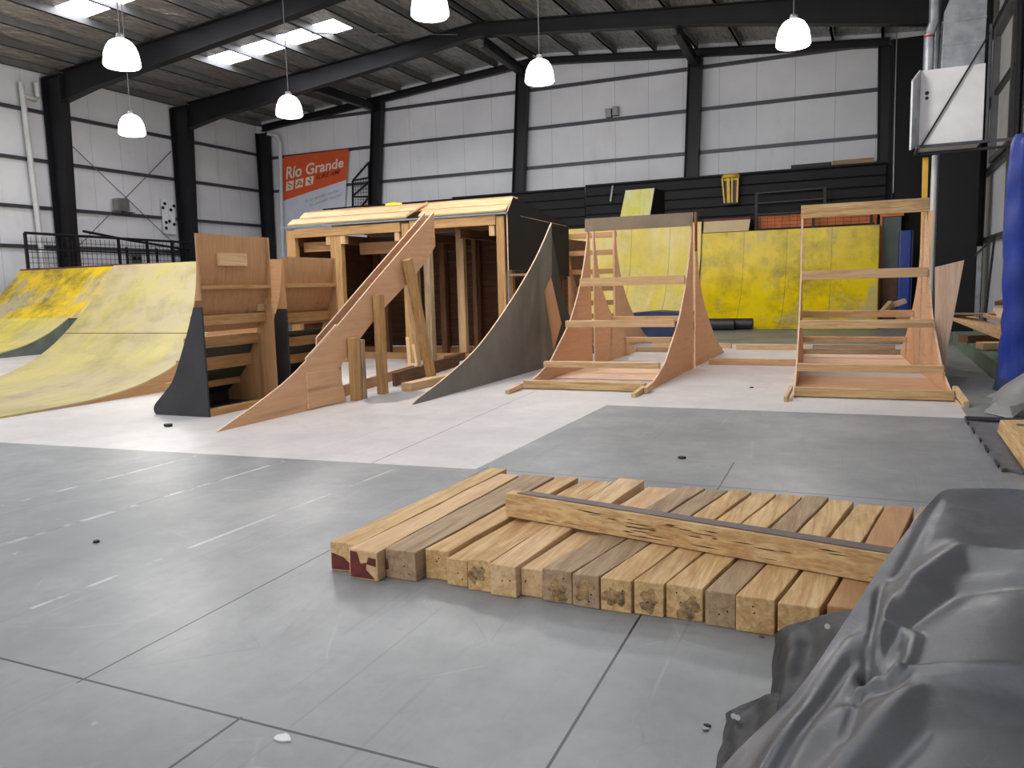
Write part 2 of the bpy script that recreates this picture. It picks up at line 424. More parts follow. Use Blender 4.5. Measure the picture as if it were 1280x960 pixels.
HL = [(-18.9, -14.0, 19.55, 20.5), (-19.0, -14.4, 14.5, 15.4)] + [(-19, -13.4, y, y + 1.05) for y in (9.9, 5.4, .9, -3.6)]
HR = [(-8.2, -2.6, y, y + 1.05) for y in (14.6, 9.9, 5.4, .9, -3.6)]
slope(XL - .1, XRIDGE, HL); slope(XRIDGE, XR + .1, HR)
ceil = struct('ceiling', rl, MT['foil'])
px_list = [XL + .35 + i * 1.32 for i in range(10)] + [XRIDGE + .25 + i * 1.32 for i in range(10)]
for x in px_list:
    z = roof_z(x)
    link('roof_purlin', MB().box(x - .035, x + .035, YF, YB - .15, z - .2, z - .003).box(x - .035, x + .06, YF, YB - .15, z - .2, z - .19), MT['purlin'], parent=ceil)
for i, h in enumerate(HL + HR):
    q = [(h[0], h[2]), (h[1], h[2]), (h[1], h[3]), (h[0], h[3])]
    w = MB().prism([(x, y, roof_z(x) + .02) for x, y in q], (0, 0, .03))
    struct('window_%d' % (i + 1), w, MT['sky'])

# portal frames (column + rafters move together)
def plate_frame(mb, poly_in_xz, y, half=.13, web=.012):
    pass
def ibeam_poly(lo, hi, y, fw):
    """I section between a lower and an upper polyline in the x-z plane"""
    m = MB(); n = len(lo)
    for i in range(n - 1):
        a, b, c, d = lo[i], lo[i + 1], hi[i + 1], hi[i]
        m.prism([(a[0], y - .012, a[1]), (b[0], y - .012, b[1]), (c[0], y - .012, c[1]), (d[0], y - .012, d[1])], (0, .024, 0))
        for p, q in ((a, b), (d, c)):
            m.bar((p[0], y, p[1]), (q[0], y, q[1]), fw, .03, up=(0, 1, 0)) if False else m.bar((p[0], y, p[1]), (q[0], y, q[1]), .03, fw, up=(0, 1, 0))
    return m
def portal(y, label, xin_l=-22.1, xin_r=2.1):
    t = Thing('portal_frame', label, 'steel frame')
    t.part('column', ibeam_poly([(xin_l - .3, 0), (xin_l, 7.15), (xin_l + .02, 7.95)], [(XL + .14, 0), (XL + .14, 7.15), (XL + .14, 7.9)], y, .3), MT['steel'])
    rt = lambda x: roof_z(x) - .23
    xs = [xin_l + .05, -20.8, -17, -14, XRIDGE]
    dep = [.85, .72, .6, .5, .36]
    t.part('rafter', ibeam_poly([(x, rt(x) - d) for x, d in zip(xs, dep)], [(x, rt(x)) for x in xs], y, .28), MT['steel'])
    xs = [XRIDGE, -7, -4, 0., xin_r - .05]; dep = [.36, .4, .46, .72, .85]
    t.part('rafter', ibeam_poly([(x, rt(x) - d) for x, d in zip(xs, dep)], [(x, rt(x)) for x in xs], y, .28), MT['steel'])
    t.part('column', ibeam_poly([(xin_r + .1, 0), (xin_r, 6.9), (xin_r, 7.75)], [(XR - .14, 0), (XR - .14, 6.9), (XR - .14, 7.7)], y, .3), MT['steel'])
    t.part('haunch_plate', MB().box(XL + .16, xin_l + .03, y - .14, y + .14, 7.9, 7.93), MT['steel'])
    return t.done()
portal(17.2, 'nearer black steel portal frame under the roof, left column beside the white downpipe', xin_r=2.25)
portal(22.05, 'farther black steel portal frame, the one whose ridge shows in front of the gable wall', xin_r=2.0)
t = Thing('portal_frame', 'thin dark end frame along the top of the white gable wall and its left corner', 'steel frame')
gy = YB - .25
t.part('rafter', ibeam_poly([(x, roof_z(x) - .42) for x in (-22.5, XRIDGE)], [(x, roof_z(x) - .22) for x in (-22.5, XRIDGE)], gy, .2), MT['steel'])
t.part('rafter', ibeam_poly([(x, roof_z(x) - .42) for x in (XRIDGE, .3)], [(x, roof_z(x) - .22) for x in (XRIDGE, .3)], gy, .2), MT['steel'])
t.part('column', ibeam_poly([(-22.35, 0), (-22.2, 7.7)], [(-22.75, 0), (-22.75, 7.7)], gy, .25), MT['steel'])
t.done()
for (xt, xb_, lab) in ((-16.95, -17.75, 'black gable column just right of the orange and white banner'), (-11.05, -11.65, 'black gable column under the roof ridge, behind the timber box'),
                       (-5.2, -5.5, 'black gable column above the yellow wedge, right of the ridge'), (.22, .34, 'black gable column at the right end of the white gable panels')):
    zt = roof_z(xt) - .42
    m = MB(); w = .2
    for s_ in (-1, 1): m.bar((xt + s_ * w, YB - .27, zt), (xb_ + s_ * w, YB - .27, 0), .26, .03, up=(1, 0, 0))
    m.bar((xt, YB - .27, zt), (xb_, YB - .27, 0), .024, 2 * w, up=(1, 0, 0))
    single('gable_column', m, MT['steel'], lab, 'column', 'columns of the gable wall')
for (xa, xb_, lab) in ((-16.75, -16.95, 'black roof strut reaching the gable column beside the banner'), (-10.6, -11.0, 'black roof strut at the ridge between last frame and gable'), (-4.9, -5.2, 'black roof strut reaching the gable column right of the ridge')):
    m = MB()
    a = Vector((xa, 22.2, roof_z(xa) - .6)); b = Vector((xb_, YB - .42, roof_z(xb_) - .5))
    m.bar(a, b, .2, .03).bar(a - Vector((0, 0, .26)), b - Vector((0, 0, .26)), .2, .03).bar(a - Vector((0, 0, .13)), b - Vector((0, 0, .13)), .03, .25)
    single('roof_strut', m, MT['steel'], lab, 'beam', 'struts between last frame and gable')
# roof bracing rods
for a, b, lab in (((-22.8, 17.5, 6.3), (-22.8, 21.8, 3.0), 'thin wall bracing rod falling to the right between the left columns'),
                  ((-22.84, 21.8, 6.4), (-22.84, 17.5, 2.7), 'thin wall bracing rod rising to the right between the left columns')):
    single('bracing_rod', MB().tube([a, b], .014, 6), MT['purlin'], lab, 'rod')
for a, b, lab in (((-15.5, 17.4, 8.2), (-11.2, 21.7, 8.65), 'thin roof bracing rod crossing under the foil right of the skylight'),):
    single('bracing_rod', MB().tube([a, b], .012, 6), MT['purlin'], lab, 'rod')

# pendant lamps
lamps = [(-10.79, 9.46, 5.11, 'white glowing pendant lamp at upper left, hanging before the first roof frame'), (-14.6, 12.91, 4.99, 'small glowing pendant lamp hanging lowest against the left wall'),
         (-11.17, 13.9, 5.18, 'glowing pendant lamp hanging above the banner, in front of the second frame'), (-5.88, 10.56, 5.41, 'glowing pendant lamp cut by the top edge of the picture'),
         (-5.73, 14.37, 5.28, 'glowing pendant lamp in front of the gable column at the ridge'), (-1.27, 14.43, 5.32, 'glowing pendant lamp at upper right, hanging above the right ramp frame')]
for x, y, z, lab in lamps:
    t = Thing('pendant_lamp', lab, 'lamp', 'pendant lamps')
    R = .275
    t.part('lamp_shade', MB().lathe([(.075, .21), (.12, .2), (.17, .165), (.215, .1), (.25, .01), (.268, -.1), (.275, -.175), (.25, -.205), (.16, -.225), (0.001, -.232)], (x, y, z), 28), MT['lamp'])
    t.part('lamp_cap', MB().lathe([(.001, .30), (.05, .295), (.062, .27), (.075, .20), (.001, .2)], (x, y, z), 16), MT['steelcap'])
    t.part('cord', MB().tube([(x, y, z + .29), (x, y, roof_z(x) - .01)], .008, 6), MT['purlin'])
    t.done()
    li = bpy.data.lights.new('lamp_light', 'POINT'); li.energy = 250; li.color = (1, .97, .93); li.shadow_soft_size = .28
    lo = bpy.data.objects.new('lamp_light', li); COL.objects.link(lo); lo.location = (x, y, z - .55)
# downpipes
m = MB().tube([(-22.77, 16.55, .0), (-22.77, 16.35, 7.6)], .08, 12); 
t = Thing('downpipe', 'white downpipe with elbow beside the nearer left column', 'pipe')
t.part('pipe', m, MT['pvc']); t.part('elbow', MB().tube([(-22.77, 16.36, 7.25), (-22.77, 16.75, 7.2), (-22.77, 16.83, 7.3), (-22.77, 16.83, 7.7)], .07, 10), MT['pvc']); t.done()
t = Thing('downpipe', 'white downpipe in the far left corner of the hall', 'pipe')
t.part('pipe', MB().tube([(-21.95, YB - .3, .0), (-21.6, YB - .3, 7.2)], .08, 12), MT['pvc'])
t.part('elbow', MB().tube([(-21.6, YB - .3, 7.18), (-21.7, YB - .32, 7.5), (-22.1, YB - .4, 7.62)], .075, 10), MT['pvc']); t.done()

# wall fittings
p = onX(150, 259, XL + .2)
t = Thing('wall_floodlight', 'grey box floodlight on the left wall girt between the two columns', 'floodlight')
t.part('housing', MB().box(XL + .125, XL + .4, p.y - .22, p.y + .22, 4.14, 4.55), MT['alu'], bevel=.02)
t.part('bracket', MB().box(XL + .125, XL + .3, p.y + .1, p.y + .5, 4.112, 4.14), MT['girt']); t.done()
p = onX(225, 270, XL + .16)
t = Thing('target_plate', 'cluster of small black discs on a clear plate fixed to the left wall', 'fitting')
t.part('plate', MB().box(XL + .125, XL + .15, p.y - .78, p.y - .22, 3.5, 4.7), MT['wally'])
for dy, dz in ((-.1, .5), (.3, .45), (-.2, .35), (.15, .3), (-.1, -.15), (.25, -.2), (.05, -.1), (-.12, -.35)):
    t.part('disc', MB().tube([(XL + .15, p.y + dy - .55, 4.05 + dz), (XL + .18, p.y + dy - .55, 4.05 + dz)], .055, 10), MT['steel'])
t.done()
p = onY(766, 143, YB - .1)
t = Thing('wall_floodlight', 'small grey twin fitting high on the white gable wall above the yellow wedge', 'floodlight')
t.part('housing', MB().box(p.x - .22, p.x - .02, YB - .25, YB - .002, 6.78, 7.06), MT['alu'], bevel=.015)
t.part('housing', MB().box(p.x + .02, p.x + .2, YB - .25, YB - .002, 6.82, 7.1), MT['alu'], bevel=.015); t.done()

# banner on the gable wall
t = Thing('banner', 'orange and white sign banner hung at the left end of the gable wall', 'banner')
by = YB - .16
BL = [onY(355, 196, by), onY(436, 186, by), onY(431, 258, by), onY(349, 293, by)]
TL, TR, BR, BLo = [Vector((p.x, by, p.z)) for p in BL]
def bn(u, v, off=0.0):
    a = TL.lerp(TR, u); b = BLo.lerp(BR, u); q = a.lerp(b, v); q.y = by - off - .02 * math.sin(u * 7) * math.sin(v * 5); return q
vs_l, vs_r = .575, .535
t.part('orange_field', MB().slab([[bn(u / 12, (vs_l + (vs_r - vs_l) * u / 12) * k / 8) for u in range(13)] for k in range(9)], [[bn(u / 12, (vs_l + (vs_r - vs_l) * u / 12) * k / 8, .008) for u in range(13)] for k in range(9)]), plain('banner_orange', (222, 92, 44), .45, 0, .06, 2))
t.part('white_field', MB().slab([[bn(u / 12, (lambda s0: s0 + (1 - s0) * k / 8)(vs_l + (vs_r - vs_l) * u / 12)) for u in range(13)] for k in range(9)], [[bn(u / 12, (lambda s0: s0 + (1 - s0) * k / 8)(vs_l + (vs_r - vs_l) * u / 12), .008) for u in range(13)] for k in range(9)]), plain('banner_white', (206, 212, 224), .45, 0, .06, 2))
def lettering(text, u0, u1, v0, v1, shear=0., bold=0., off=.012):
    c = bpy.data.curves.new('lettering', 'FONT'); c.body = text; c.size = 1; c.offset = bold; c.shear = shear
    o = bpy.data.objects.new('tmp', c); COL.objects.link(o); bpy.context.view_layer.update()
    me = bpy.data.meshes.new_from_object(o.evaluated_get(bpy.context.evaluated_depsgraph_get()))
    xs = [v.co.x for v in me.vertices]; ys = [v.co.y for v in me.vertices]
    m = MB(); W = max(xs) - min(xs); H_ = max(ys) - min(ys); vs = []
    for v in me.vertices:
        a = (v.co.x - min(xs)) / W; b = (v.co.y - min(ys)) / H_
        vs.append(bn(u0 + (u1 - u0) * a, (v1 + (v0 - v1) * b), off))
    m.add(vs, [list(p_.vertices) for p_ in me.polygons])
    bpy.data.objects.remove(o); bpy.data.curves.remove(c); bpy.data.meshes.remove(me)
    return m
WHT = plain('banner_letter_white', (238, 222, 206), .5, 0, .04, 2); BLK = plain('banner_letter_dark', (70, 14, 10), .5, 0, .04, 2); GRY = plain('banner_letter_grey', (132, 136, 150), .5, 0, .04, 2)
t.part('title_lettering', lettering('Río Grande', .06, .94, .135, .30, 0, .018), WHT)
for i, u in enumerate((.07, .22, .375)):
    j = t.part('icon_square', MB().add([bn(u, .335, .012), bn(u + .12, .335, .012), bn(u + .115, .455, .012), bn(u, .455, .012)], [(0, 1, 2, 3)]), WHT)
    g = MB()
    for a, b, c, d in ([(.02, .35, .07, .38), (.05, .37, .10, .40), (.03, .40, .08, .43)], [(.02, .43, .06, .36), (.06, .36, .1, .4), (.05, .40, .11, .42)], [(.06, .345, .09, .38), (.03, .39, .08, .40), (.05, .40, .09, .445)])[i]:
        p0, p1 = bn(u + a, b, .016), bn(u + c, d, .016); g.bar(p0, p1, .004, .05, up=(0, 1, 0)) if False else g.bar(p0, p1, .05, .004, up=(0, 1, 0))
    t.part('icon_figure', g, plain('banner_icon_orange', (176, 92, 60), .5, 0, .05, 2), under=j)
t.part('script_lettering', lettering('SURE AMI', .525, .9, .325, .40, .3, .012), BLK)
t.part('slogan_lettering', lettering('Si lo podés soñar,', .38, .91, .645, .715, .25), GRY)
t.part('slogan_lettering', lettering('lo podés hacer', .46, .95, .735, .80, .25), GRY)
t.done()

# black caged ladder bracket beside the banner
def cage():
    t = Thing('wall_ladder_cage', 'black steel cage bracket fixed beside the gable column next to the banner', 'ladder')
    y = YB - .5
    A = onY(441, 258, y); B = onY(441, 226, y); C = onY(461, 203, y); D = onY(461, 258, y); E_ = onY(461, 222, y)
    m = MB()
    for a, b in ((A, B), (B, C), (B, E_), (A, D), (onY(441, 245, y), onY(461, 228, y)), (onY(441, 246, y), onY(461, 246, y)), (onY(452, 258, y), onY(461, 247, y))): m.bar(a, b, .06, .06)
    m.bar(C, D, .05, .05)
    t.part('frame', m, MT['steel'])
    g = MB()
    for k in range(1, 6): g.tube([A.lerp(D, k / 6), B.lerp(E_, k / 6)], .008, 5)
    for k in range(1, 8): g.tube([A.lerp(B, k / 8), D.lerp(E_, k / 8)], .008, 5)
    t.part('wire_mesh', g, MT['steel'])
    m = MB()
    m.bar(C, (C.x, YB - .01, C.z), .05, .05); m.bar(D, (D.x, YB - .01, D.z), .05, .05)
    t.part('wall_arm', m, MT['steel']); t.done()
cage()
a = onY(404, 262, 25.6); b = onY(470, 256, 25.6)
single('grab_rail', MB().bar(a, b, .06, .05).bar(a + Vector((.4, 0, 0)), (a.x + .4, 25.6, 0), .05, .05).bar(b - Vector((.3, 0, 0)), (b.x - .3, 25.6, 0), .05, .05), MT['steel'], 'low black rail on posts below the banner, just showing over the timber box', 'rail')

# black cladding screen along the back
def cladding(x0, x1, z1, y, label):
    t = Thing('cladding_screen', label, 'screen')
    m = MB(); n = int(z1 / .3)
    for k in range(n):
        za = z1 * k / n; zb = z1 * (k + 1) / n
        m.prism([(x0, y, za), (x0, y + .03, za), (x0, y + .03, zb), (x0, y + .012, zb - .03), (x0, y, zb - .06)], (x1 - x0, 0, 0))
    t.part('corrugated_sheet', m, MT['black'])
    t.part('top_capping', MB().box(x0, x1, y - .02, y + .06, z1, z1 + .05), MT['black'])
    t.done()
cladding(-17.3, -13.82, 4.45, 25.9, 'black horizontal cladding screen, lower left stretch behind the timber box')
cladding(-13.8, -8.8, 4.5, 25.9, 'black horizontal cladding screen, middle stretch behind the timber box roof')
cladding(-8.78, .3, 4.55, 25.9, 'black horizontal cladding screen, right stretch behind the yellow ramps')
p = onY(910, 214, 25.7); q = onY(1000, 210, 25.7)
single('black_board', MB().bar((-2.29, 25.93, 4.655), (-1.16, 25.93, 4.66), .05, .1), MT['steel'], 'thin black board resting on top of the cladding screen', 'board')
single('pale_board', MB().bar((-1.14, 25.93, 4.67), (-.02, 25.93, 4.67), .05, .13), wood('grey', 'x'), 'thin pale board resting on top of the cladding screen, right of a black one', 'board')
p0 = onY(766, 232, 25.86); p1 = onY(763, 252, 25.8)
single('hanging_strap', MB().bar(p0, p1, .06, .02), MT['alu'], 'short pale strap hanging on the black screen left of the yellow wedge', 'strap')

# ================================================================== BACK ROW OF RAMPS
def quarter(name, label, x0, x1, prof, mat, side, deck_back, edge=None, sidelabel=None, deckmat=None):
    """prof: (y,z) from toe to coping, the skin is a real thickness, sides are closed panels"""
    t = Thing(name, label, 'ramp')
    pr = crv(prof, 6); th = .025
    A = [[(x0 + (x1 - x0) * k / 8, y, z + th) for k in range(9)] for y, z in pr]
    B = [[(x, y + .004, max(z - th, 0)) for x, y, z in r_] for r_ in A]
    t.part('riding_surface', MB().slab([[Vector(p_) for p_ in r_] for r_ in A], [[Vector(p_) for p_ in r_] for r_ in B]), mat)
    yt, zt = prof[-1]
    for x in (x0, x1 - .02):
        t.part('side_panel', MB().prism([(x, y, max(z, 0)) for y, z in pr] + [(x, deck_back, zt), (x, deck_back, 0)], (.02, 0, 0)), side)
    t.part('deck', MB().box(x0, x1, yt + .06, deck_back, zt - .02, zt + .02), deckmat or wood('ply', 'x'))
    t.part('coping', MB().tube([(x0, yt + .03, zt + .02), (x1, yt + .03, zt + .02)], .03, 10), edge or MT['brown'])
    t.done()
PC = [(22.6, 0), (23.3, .13), (23.9, .42), (24.4, .9), (24.75, 1.55), (24.92, 2.2), (25.0, 2.74)]
quarter('quarter_pipe', 'wide scuffed yellow quarter pipe at the back, behind the right ramp frame', -4.75, .17, PC, MT['y_bright'], MT['brown'], 25.55)
PT = [(22.6, 0), (23.3, .15), (23.95, .5), (24.4, 1.0), (24.75, 1.7), (24.95, 2.4), (25.05, 3.1)]
quarter('quarter_pipe', 'taller golden quarter pipe at the back, behind the middle ramp frame', -9.15, -4.78, PT, MT['y_gold'], MT['brown'], 25.7, MT['darkred'])
m = MB().slab([[Vector((x, 25.2 + .0 * k, 2.78 + .36 * k / 3)) for x in (-4.76, -4.2, -3.38)] for k in range(4)], [[Vector((x, 25.24, 2.78 + .36 * k / 3)) for x in (-4.76, -4.2, -3.38)] for k in range(4)])
t = Thing('ramp_extension', 'pale cream raised ramp extension above the yellow quarter pipe', 'ramp')
t.part('riding_surface', MB().prism([(-4.74, 25.08, 2.78), (-3.4, 25.08, 2.78), (-3.36, 25.2, 3.13), (-4.74, 25.2, 3.13)], (0, .03, 0)), MT['y_cream'])
t.part('side_panel', MB().prism([(-3.4, 25.1, 2.78), (-3.36, 25.22, 3.13), (-3.36, 25.5, 3.13), (-3.36, 25.5, 2.78)], (.03, 0, 0)), MT['blackply'])
t.part('coping', MB().box(-4.74, -3.36, 25.2, 25.5, 3.132, 3.2), MT['darkred']); t.done()
# little yellow wedge on the tall deck
t = Thing('launch_wedge', 'small bright yellow launch wedge with black sides on the back deck', 'ramp')
pts = [onY(775, 272, 25.3), onY(812, 271, 25.3), onY(818, 235, 25.5), onY(782, 238, 25.5)]
t.part('riding_surface', MB().prism(pts, (0, .03, 0)), skate_yellow('wedge_yellow', (250, 240, 90), (252, 248, 206), .12, .42, .58))
A_, B_ = pts[1], pts[2]
t.part('side_panel', MB().prism([(A_.x, A_.y + .03, A_.z), (B_.x, B_.y + .03, B_.z), (B_.x + .2, 25.84, B_.z - .1), (B_.x + .2, 25.84, A_.z)], (.03, 0, 0)), MT['blackply'])
t.part('back_board', MB().box(pts[0].x, A_.x, 25.6, 25.64, 3.122, 4.2), MT['blackply']); t.done()
# yellow hanging rack
t = Thing('hanging_rack', 'yellow and maroon folding rack hung on the black screen at the back', 'rack')
c = onY(914, 237, 25.75)
t.part('top_cap', MB().lathe([(.001, .46), (.2, .45), (.27, .40), (.28, .33), (.001, .33)], (c.x + .01, 25.6, c.z), 16), MT['yellowp'])
for dx0, dx1, w in ((-.24, -.17, .045), (-.06, -.05, .09), (.06, .05, .05), (.23, .2, .05)):
    t.part('rail', MB().bar((c.x + dx0, 25.55, c.z + .34), (c.x + dx1, 25.6, c.z - .45), w, .05, up=(0, 1, 0)), MT['yellowp'])
t.part('panel', MB().prism([(c.x - .2, 25.66, c.z + .3), (c.x - .08, 25.66, c.z + .3), (c.x - .08, 25.66, c.z - .4), (c.x - .14, 25.66, c.z - .4)], (0, .04, 0)), MT['brown'])
t.part('panel', MB().prism([(c.x + .07, 25.66, c.z + .3), (c.x + .2, 25.66, c.z + .3), (c.x + .18, 25.66, c.z - .42), (c.x + .07, 25.66, c.z - .42)], (0, .04, 0)), MT['maroon'])
t.part('foot_bar', MB().box(c.x - .2, c.x + .22, 25.55, 25.66, c.z - .46, c.z - .41), MT['steel'])
t.part('crossbar', MB().box(c.x - .2, c.x + .2, 25.58, 25.86, c.z + .26, c.z + .32), MT['yellowp']); t.done()
# black guard rail and mesh at the back deck
t = Thing('guard_rail', 'black guard rail with wire mesh standing on the deck above the yellow quarter pipe', 'railing')
ry = 25.42
for x in (-3.22, -1.6, -.05): t.part('post', MB().box(x - .04, x + .04, ry - .03, ry + .03, 2.765, 3.9 if x < -3 else 3.3), MT['steel'])
t.part('rail', MB().tube([(-3.22, ry, 3.9), (-1.3, ry, 3.92)], .028, 8), MT['girt'])
t.part('rail', MB().tube([(-3.22, ry, 3.6), (-1.3, ry, 3.62)], .028, 8), MT['girt'])
t.part('rail', MB().tube([(-3.22, ry, 3.27), (0.03, ry, 3.27)], .028, 8), MT['girt'])
t.part('rail', MB().tube([(-3.22, ry, 2.82), (0.03, ry, 2.82)], .028, 8), MT['steel'])
t.part('post', MB().box(-1.34, -1.26, ry - .03, ry + .03, 3.27, 3.94), MT['steel'])
g = MB()
for k in range(15): g.tube([(-3.1 + k * .21, ry, 2.84), (-3.1 + k * .21, ry, 3.26)], .005, 5)
for k in range(3): g.tube([(-3.2, ry, 2.93 + k * .11), (0, ry, 2.93 + k * .11)], .005, 5)
t.part('wire_mesh', g, MT['steel']); t.done()
single('orange_board', MB().box(-3.2, .1, 25.72, 25.76, 0, 3.24), MT['orange'], 'orange board behind the black mesh guard rail at the back', 'board')
t = Thing('equipment_cabinet', 'dull green panel in an orange frame right of the back yellow quarter pipe', 'cabinet')
t.part('body', MB().box(.22, .72, 25.35, 25.8, 0, 3.0), MT['teal']); t.part('top_board', MB().box(.18, .78, 25.3, 25.8, 3.0, 3.22), MT['orange'])
t.part('stile', MB().box(.18, .24, 25.28, 25.34, 0, 3.0), MT['orange']); t.part('plinth_board', MB().box(.24, .78, 25.25, 25.34, 0, 1.5), MT['brown']); t.done()
# mats and rolls on the far floor
t = Thing('gym_mat', 'tall thin blue gym mat standing on end right of the yellow quarter pipe', 'mat')
a = onY(1125, 288, 23.8); b = onY(1140, 288, 23.8)
t.part('pad', MB().box(a.x, b.x, 23.8, 24.9, .0, a.z), MT['bluemat'], bevel=.03)
t.part('side_band', MB().box(b.x, b.x + .04, 23.85, 24.85, .02, a.z - .02), MT['navy']); t.done()
t = Thing('crash_mat', 'rounded navy blue crash mat lying on the floor behind the middle ramp frame', 'mat')
a = onZ(803, 425); bx0, bx1 = a.x - .28, a.x + .95
pr = crv([(.0, .25), (.12, .05), (.4, 0), (.75, .0), (1.05, .06), (1.2, .3), (1.24, .55), (1.0, .62), (.5, .6), (.1, .63), (-.08, .5), (0, .25)], 4)[:-1]
t.part('pad', MB().prism([(bx0 + u, 18.6, z_) for u, z_ in pr], (0, .9, 0)), MT['navy'])
t.part('top_flap', MB().prism([(bx0 - .1, 18.55, .62), (bx0 + .5, 18.55, .66), (bx0 + 1.2, 18.55, .62), (bx0 + 1.2, 18.55, .5), (bx0 + .5, 18.55, .5), (bx0 - .12, 18.55, .52)], (0, .85, 0)), MT['navy']); t.done()
for (pa, pb, y, r, lab) in ((868, 918, 22.0, .16, 'thick black foam roll lying before the back quarter pipe, the nearer of two'), (905, 941, 22.4, .15, 'black foam roll lying before the back quarter pipe, the farther one')):
    x0 = onY(pa, 408, y).x; x1 = onY(pb, 408, y).x
    t = Thing('foam_roll', lab, 'roll')
    t.part('roll', MB().tube([(x0, y, r + .002), (x1, y, r + .002)], r, 20), MT['rubber'])
    t.part('core', MB().tube([(x1, y, r), (x1 + .012, y, r)], r * .7, 16), MT['blackhem']); t.done()

# ================================================================== LEFT BANKS
# pale bank in front
PP = [(5.84, 0), (6.7, .015), (7.3, .06), (7.8, .14), (8.3, .29), (8.75, .52), (9.15, .83), (9.5, 1.16), (9.85, 1.52), (10.12, 1.87)]
t = Thing('skate_bank', 'large worn pale yellow curved bank in the left foreground', 'ramp')
pr = crv(PP, 4); x0, x1 = -12.15, -9.05
A = [[Vector((x0 + (x1 - x0) * k / 10, y, z + .02)) for k in range(11)] for y, z in pr]
t.part('riding_surface', MB().slab(A, [[p - Vector((0, -.004, .02)) for p in r_] for r_ in A]), MT['y_pale'])
k0 = next(i for i, p in enumerate(pr) if p[1] > .70)
t.part('sheet_joint', MB().tube([(x0, pr[k0][0], pr[k0][1] + .021), (x1, pr[k0][0], pr[k0][1] + .021)], .006, 5), MT['brown'])
for x in (x0, x1 - .02):
    t.part('side_panel', MB().prism([(x, y, max(z - .002, 0)) for y, z in pr] + [(x, 10.9, 1.87), (x, 10.9, 0)], (.019, 0, 0)), wood('oldply', 'y'))
t.part('deck', MB().box(x0, x1, 10.12, 10.9, 1.85, 1.89), wood('oldply', 'x')); t.done()
# yellow quarter pipe farther left
t = Thing('quarter_pipe', 'scuffed bright yellow quarter pipe at far left below the mesh guard rail', 'ramp')
PYL = [(11.3, .0), (12.1, .12), (12.7, .26), (13.3, .5), (13.85, .83)]; PYU = [(13.85, .83), (14.3, 1.2), (14.75, 1.62), (15.2, 2.12)]
def surf(prof, x0, x1):
    pr = crv(prof, 5)
    A = [[Vector((x0 + (x1 - x0) * k / 8, y, z + .02)) for k in range(9)] for y, z in pr]
    return MB().slab(A, [[p - Vector((0, -.004, .02)) for p in r_] for r_ in A]), pr
sL, pl = surf(PYL, -22.0, -18.4); sU, pu = surf(PYU, -22.0, -16.2)
t.part('riding_surface', sU, MT['y_left'])
t.part('lower_riding_surface', sL, skate_yellow('yellow_lower', (226, 208, 84), (196, 180, 128), .3, .45, .56))
t.part('side_panel', MB().prism([(-18.4, y, max(z - .005, 0)) for y, z in pl] + [(-18.4, 13.9, 0)], (.03, 0, 0), 0), MT['greenside'], label='grey-green side panel')
t.part('front_panel', MB().box(-18.37, -16.2, 13.86, 13.9, 0, .81), MT['greenside'])
t.part('side_panel', MB().prism([(-16.2, y, z) for y, z in pu] + [(-16.2, 15.6, 2.12), (-16.2, 15.6, 0), (-16.2, 13.86, 0)], (.03, 0, 0)), MT['brown'])
t.part('coping', MB().tube([(-22.0, 15.24, 2.15), (-16.2, 15.24, 2.15)], .035, 10), MT['darkred'])
t.part('deck', MB().box(-22.0, -16.2, 15.28, 21.85, 2.08, 2.128), wood('oldply', 'y')); t.done()
def mesh_rail(name, label, x, y0, y1, z0, zt, posts):
    t = Thing(name, label, 'railing')
    for y in posts: t.part('post', MB().box(x - .035, x + .035, y - .035, y + .035, z0, zt), MT['steel'])
    t.part('top_rail', MB().tube([(x, y0, zt), (x, y1, zt - .05)], .04, 10), MT['steel'])
    t.part('middle_rail', MB().tube([(x, y0, z0 + .62), (x, y1, z0 + .58)], .022, 8), MT['steel'])
    g = MB(); n = int((y1 - y0) / .16)
    for k in range(1, n): g.tube([(x, y0 + (y1 - y0) * k / n, z0 + .04), (x, y0 + (y1 - y0) * k / n, zt - .1)], .007, 5)
    for k in range(6): g.tube([(x, y0, z0 + .08 + k * .15), (x, y1, z0 + .08 + k * .15)], .007, 5)
    t.part('wire_mesh', g, MT['steel']); t.done()
mesh_rail('guard_rail', 'long black guard rail with wire mesh on the deck above the left yellow quarter pipe', -21.85, 15.36, 21.5, 2.13, 3.2, (15.36, 17.0, 18.45, 19.55, 20.6, 21.45))
t = Thing('handrail', 'sloping black ramp handrail behind the mesh guard rail, crossing the left column', 'railing')
a = onX(104, 289, -22.05); b = onX(160, 300, -22.05)
t.part('rail', MB().tube([a, b, (-22.05, 21.6, 2.9)], .04, 8), MT['steel'])
for y in (18.9, 20.1, 21.4): t.part('post', MB().box(-22.08, -22.02, y - .03, y + .03, 2.13, 2.92), MT['steel'])
t.done()
t = Thing('deck_hood', 'grey sheet hood standing on the far left deck, half hidden by the black-sided ramp', 'hood')
a = onX(226, 331, -21.2); 
t.part('roof_sheet', MB().prism([(-21.2, 20.6, 2.14), (-21.2, 21.6, 2.62), (-21.2, 22.0, 2.6), (-21.2, 22.0, 2.14)], (.5, 0, 0)), MT['galv'])
t.part('trim', MB().bar((-20.69, 20.9, 2.5), (-20.69, 21.8, 2.2), .03, .05, up=(1, 0, 0)), MT['steel']); t.done()
t = Thing('socket_box', 'small dark twin socket box low on the left wall behind the guard rail', 'box')
p = onX(171, 325, XL + .13)
t.part('housing', MB().box(XL + .002, XL + .16, p.y - .22, p.y + .2, 2.42, 2.78), MT['alu'], bevel=.012)
for d in (-.12, .08): t.part('socket', MB().tube([(XL + .16, p.y + d, 2.62), (XL + .19, p.y + d, 2.62)], .06, 10), MT['steel'])
t.done()
t = Thing('side_rail', 'pale blue-grey rail with one post at the far left edge', 'railing')
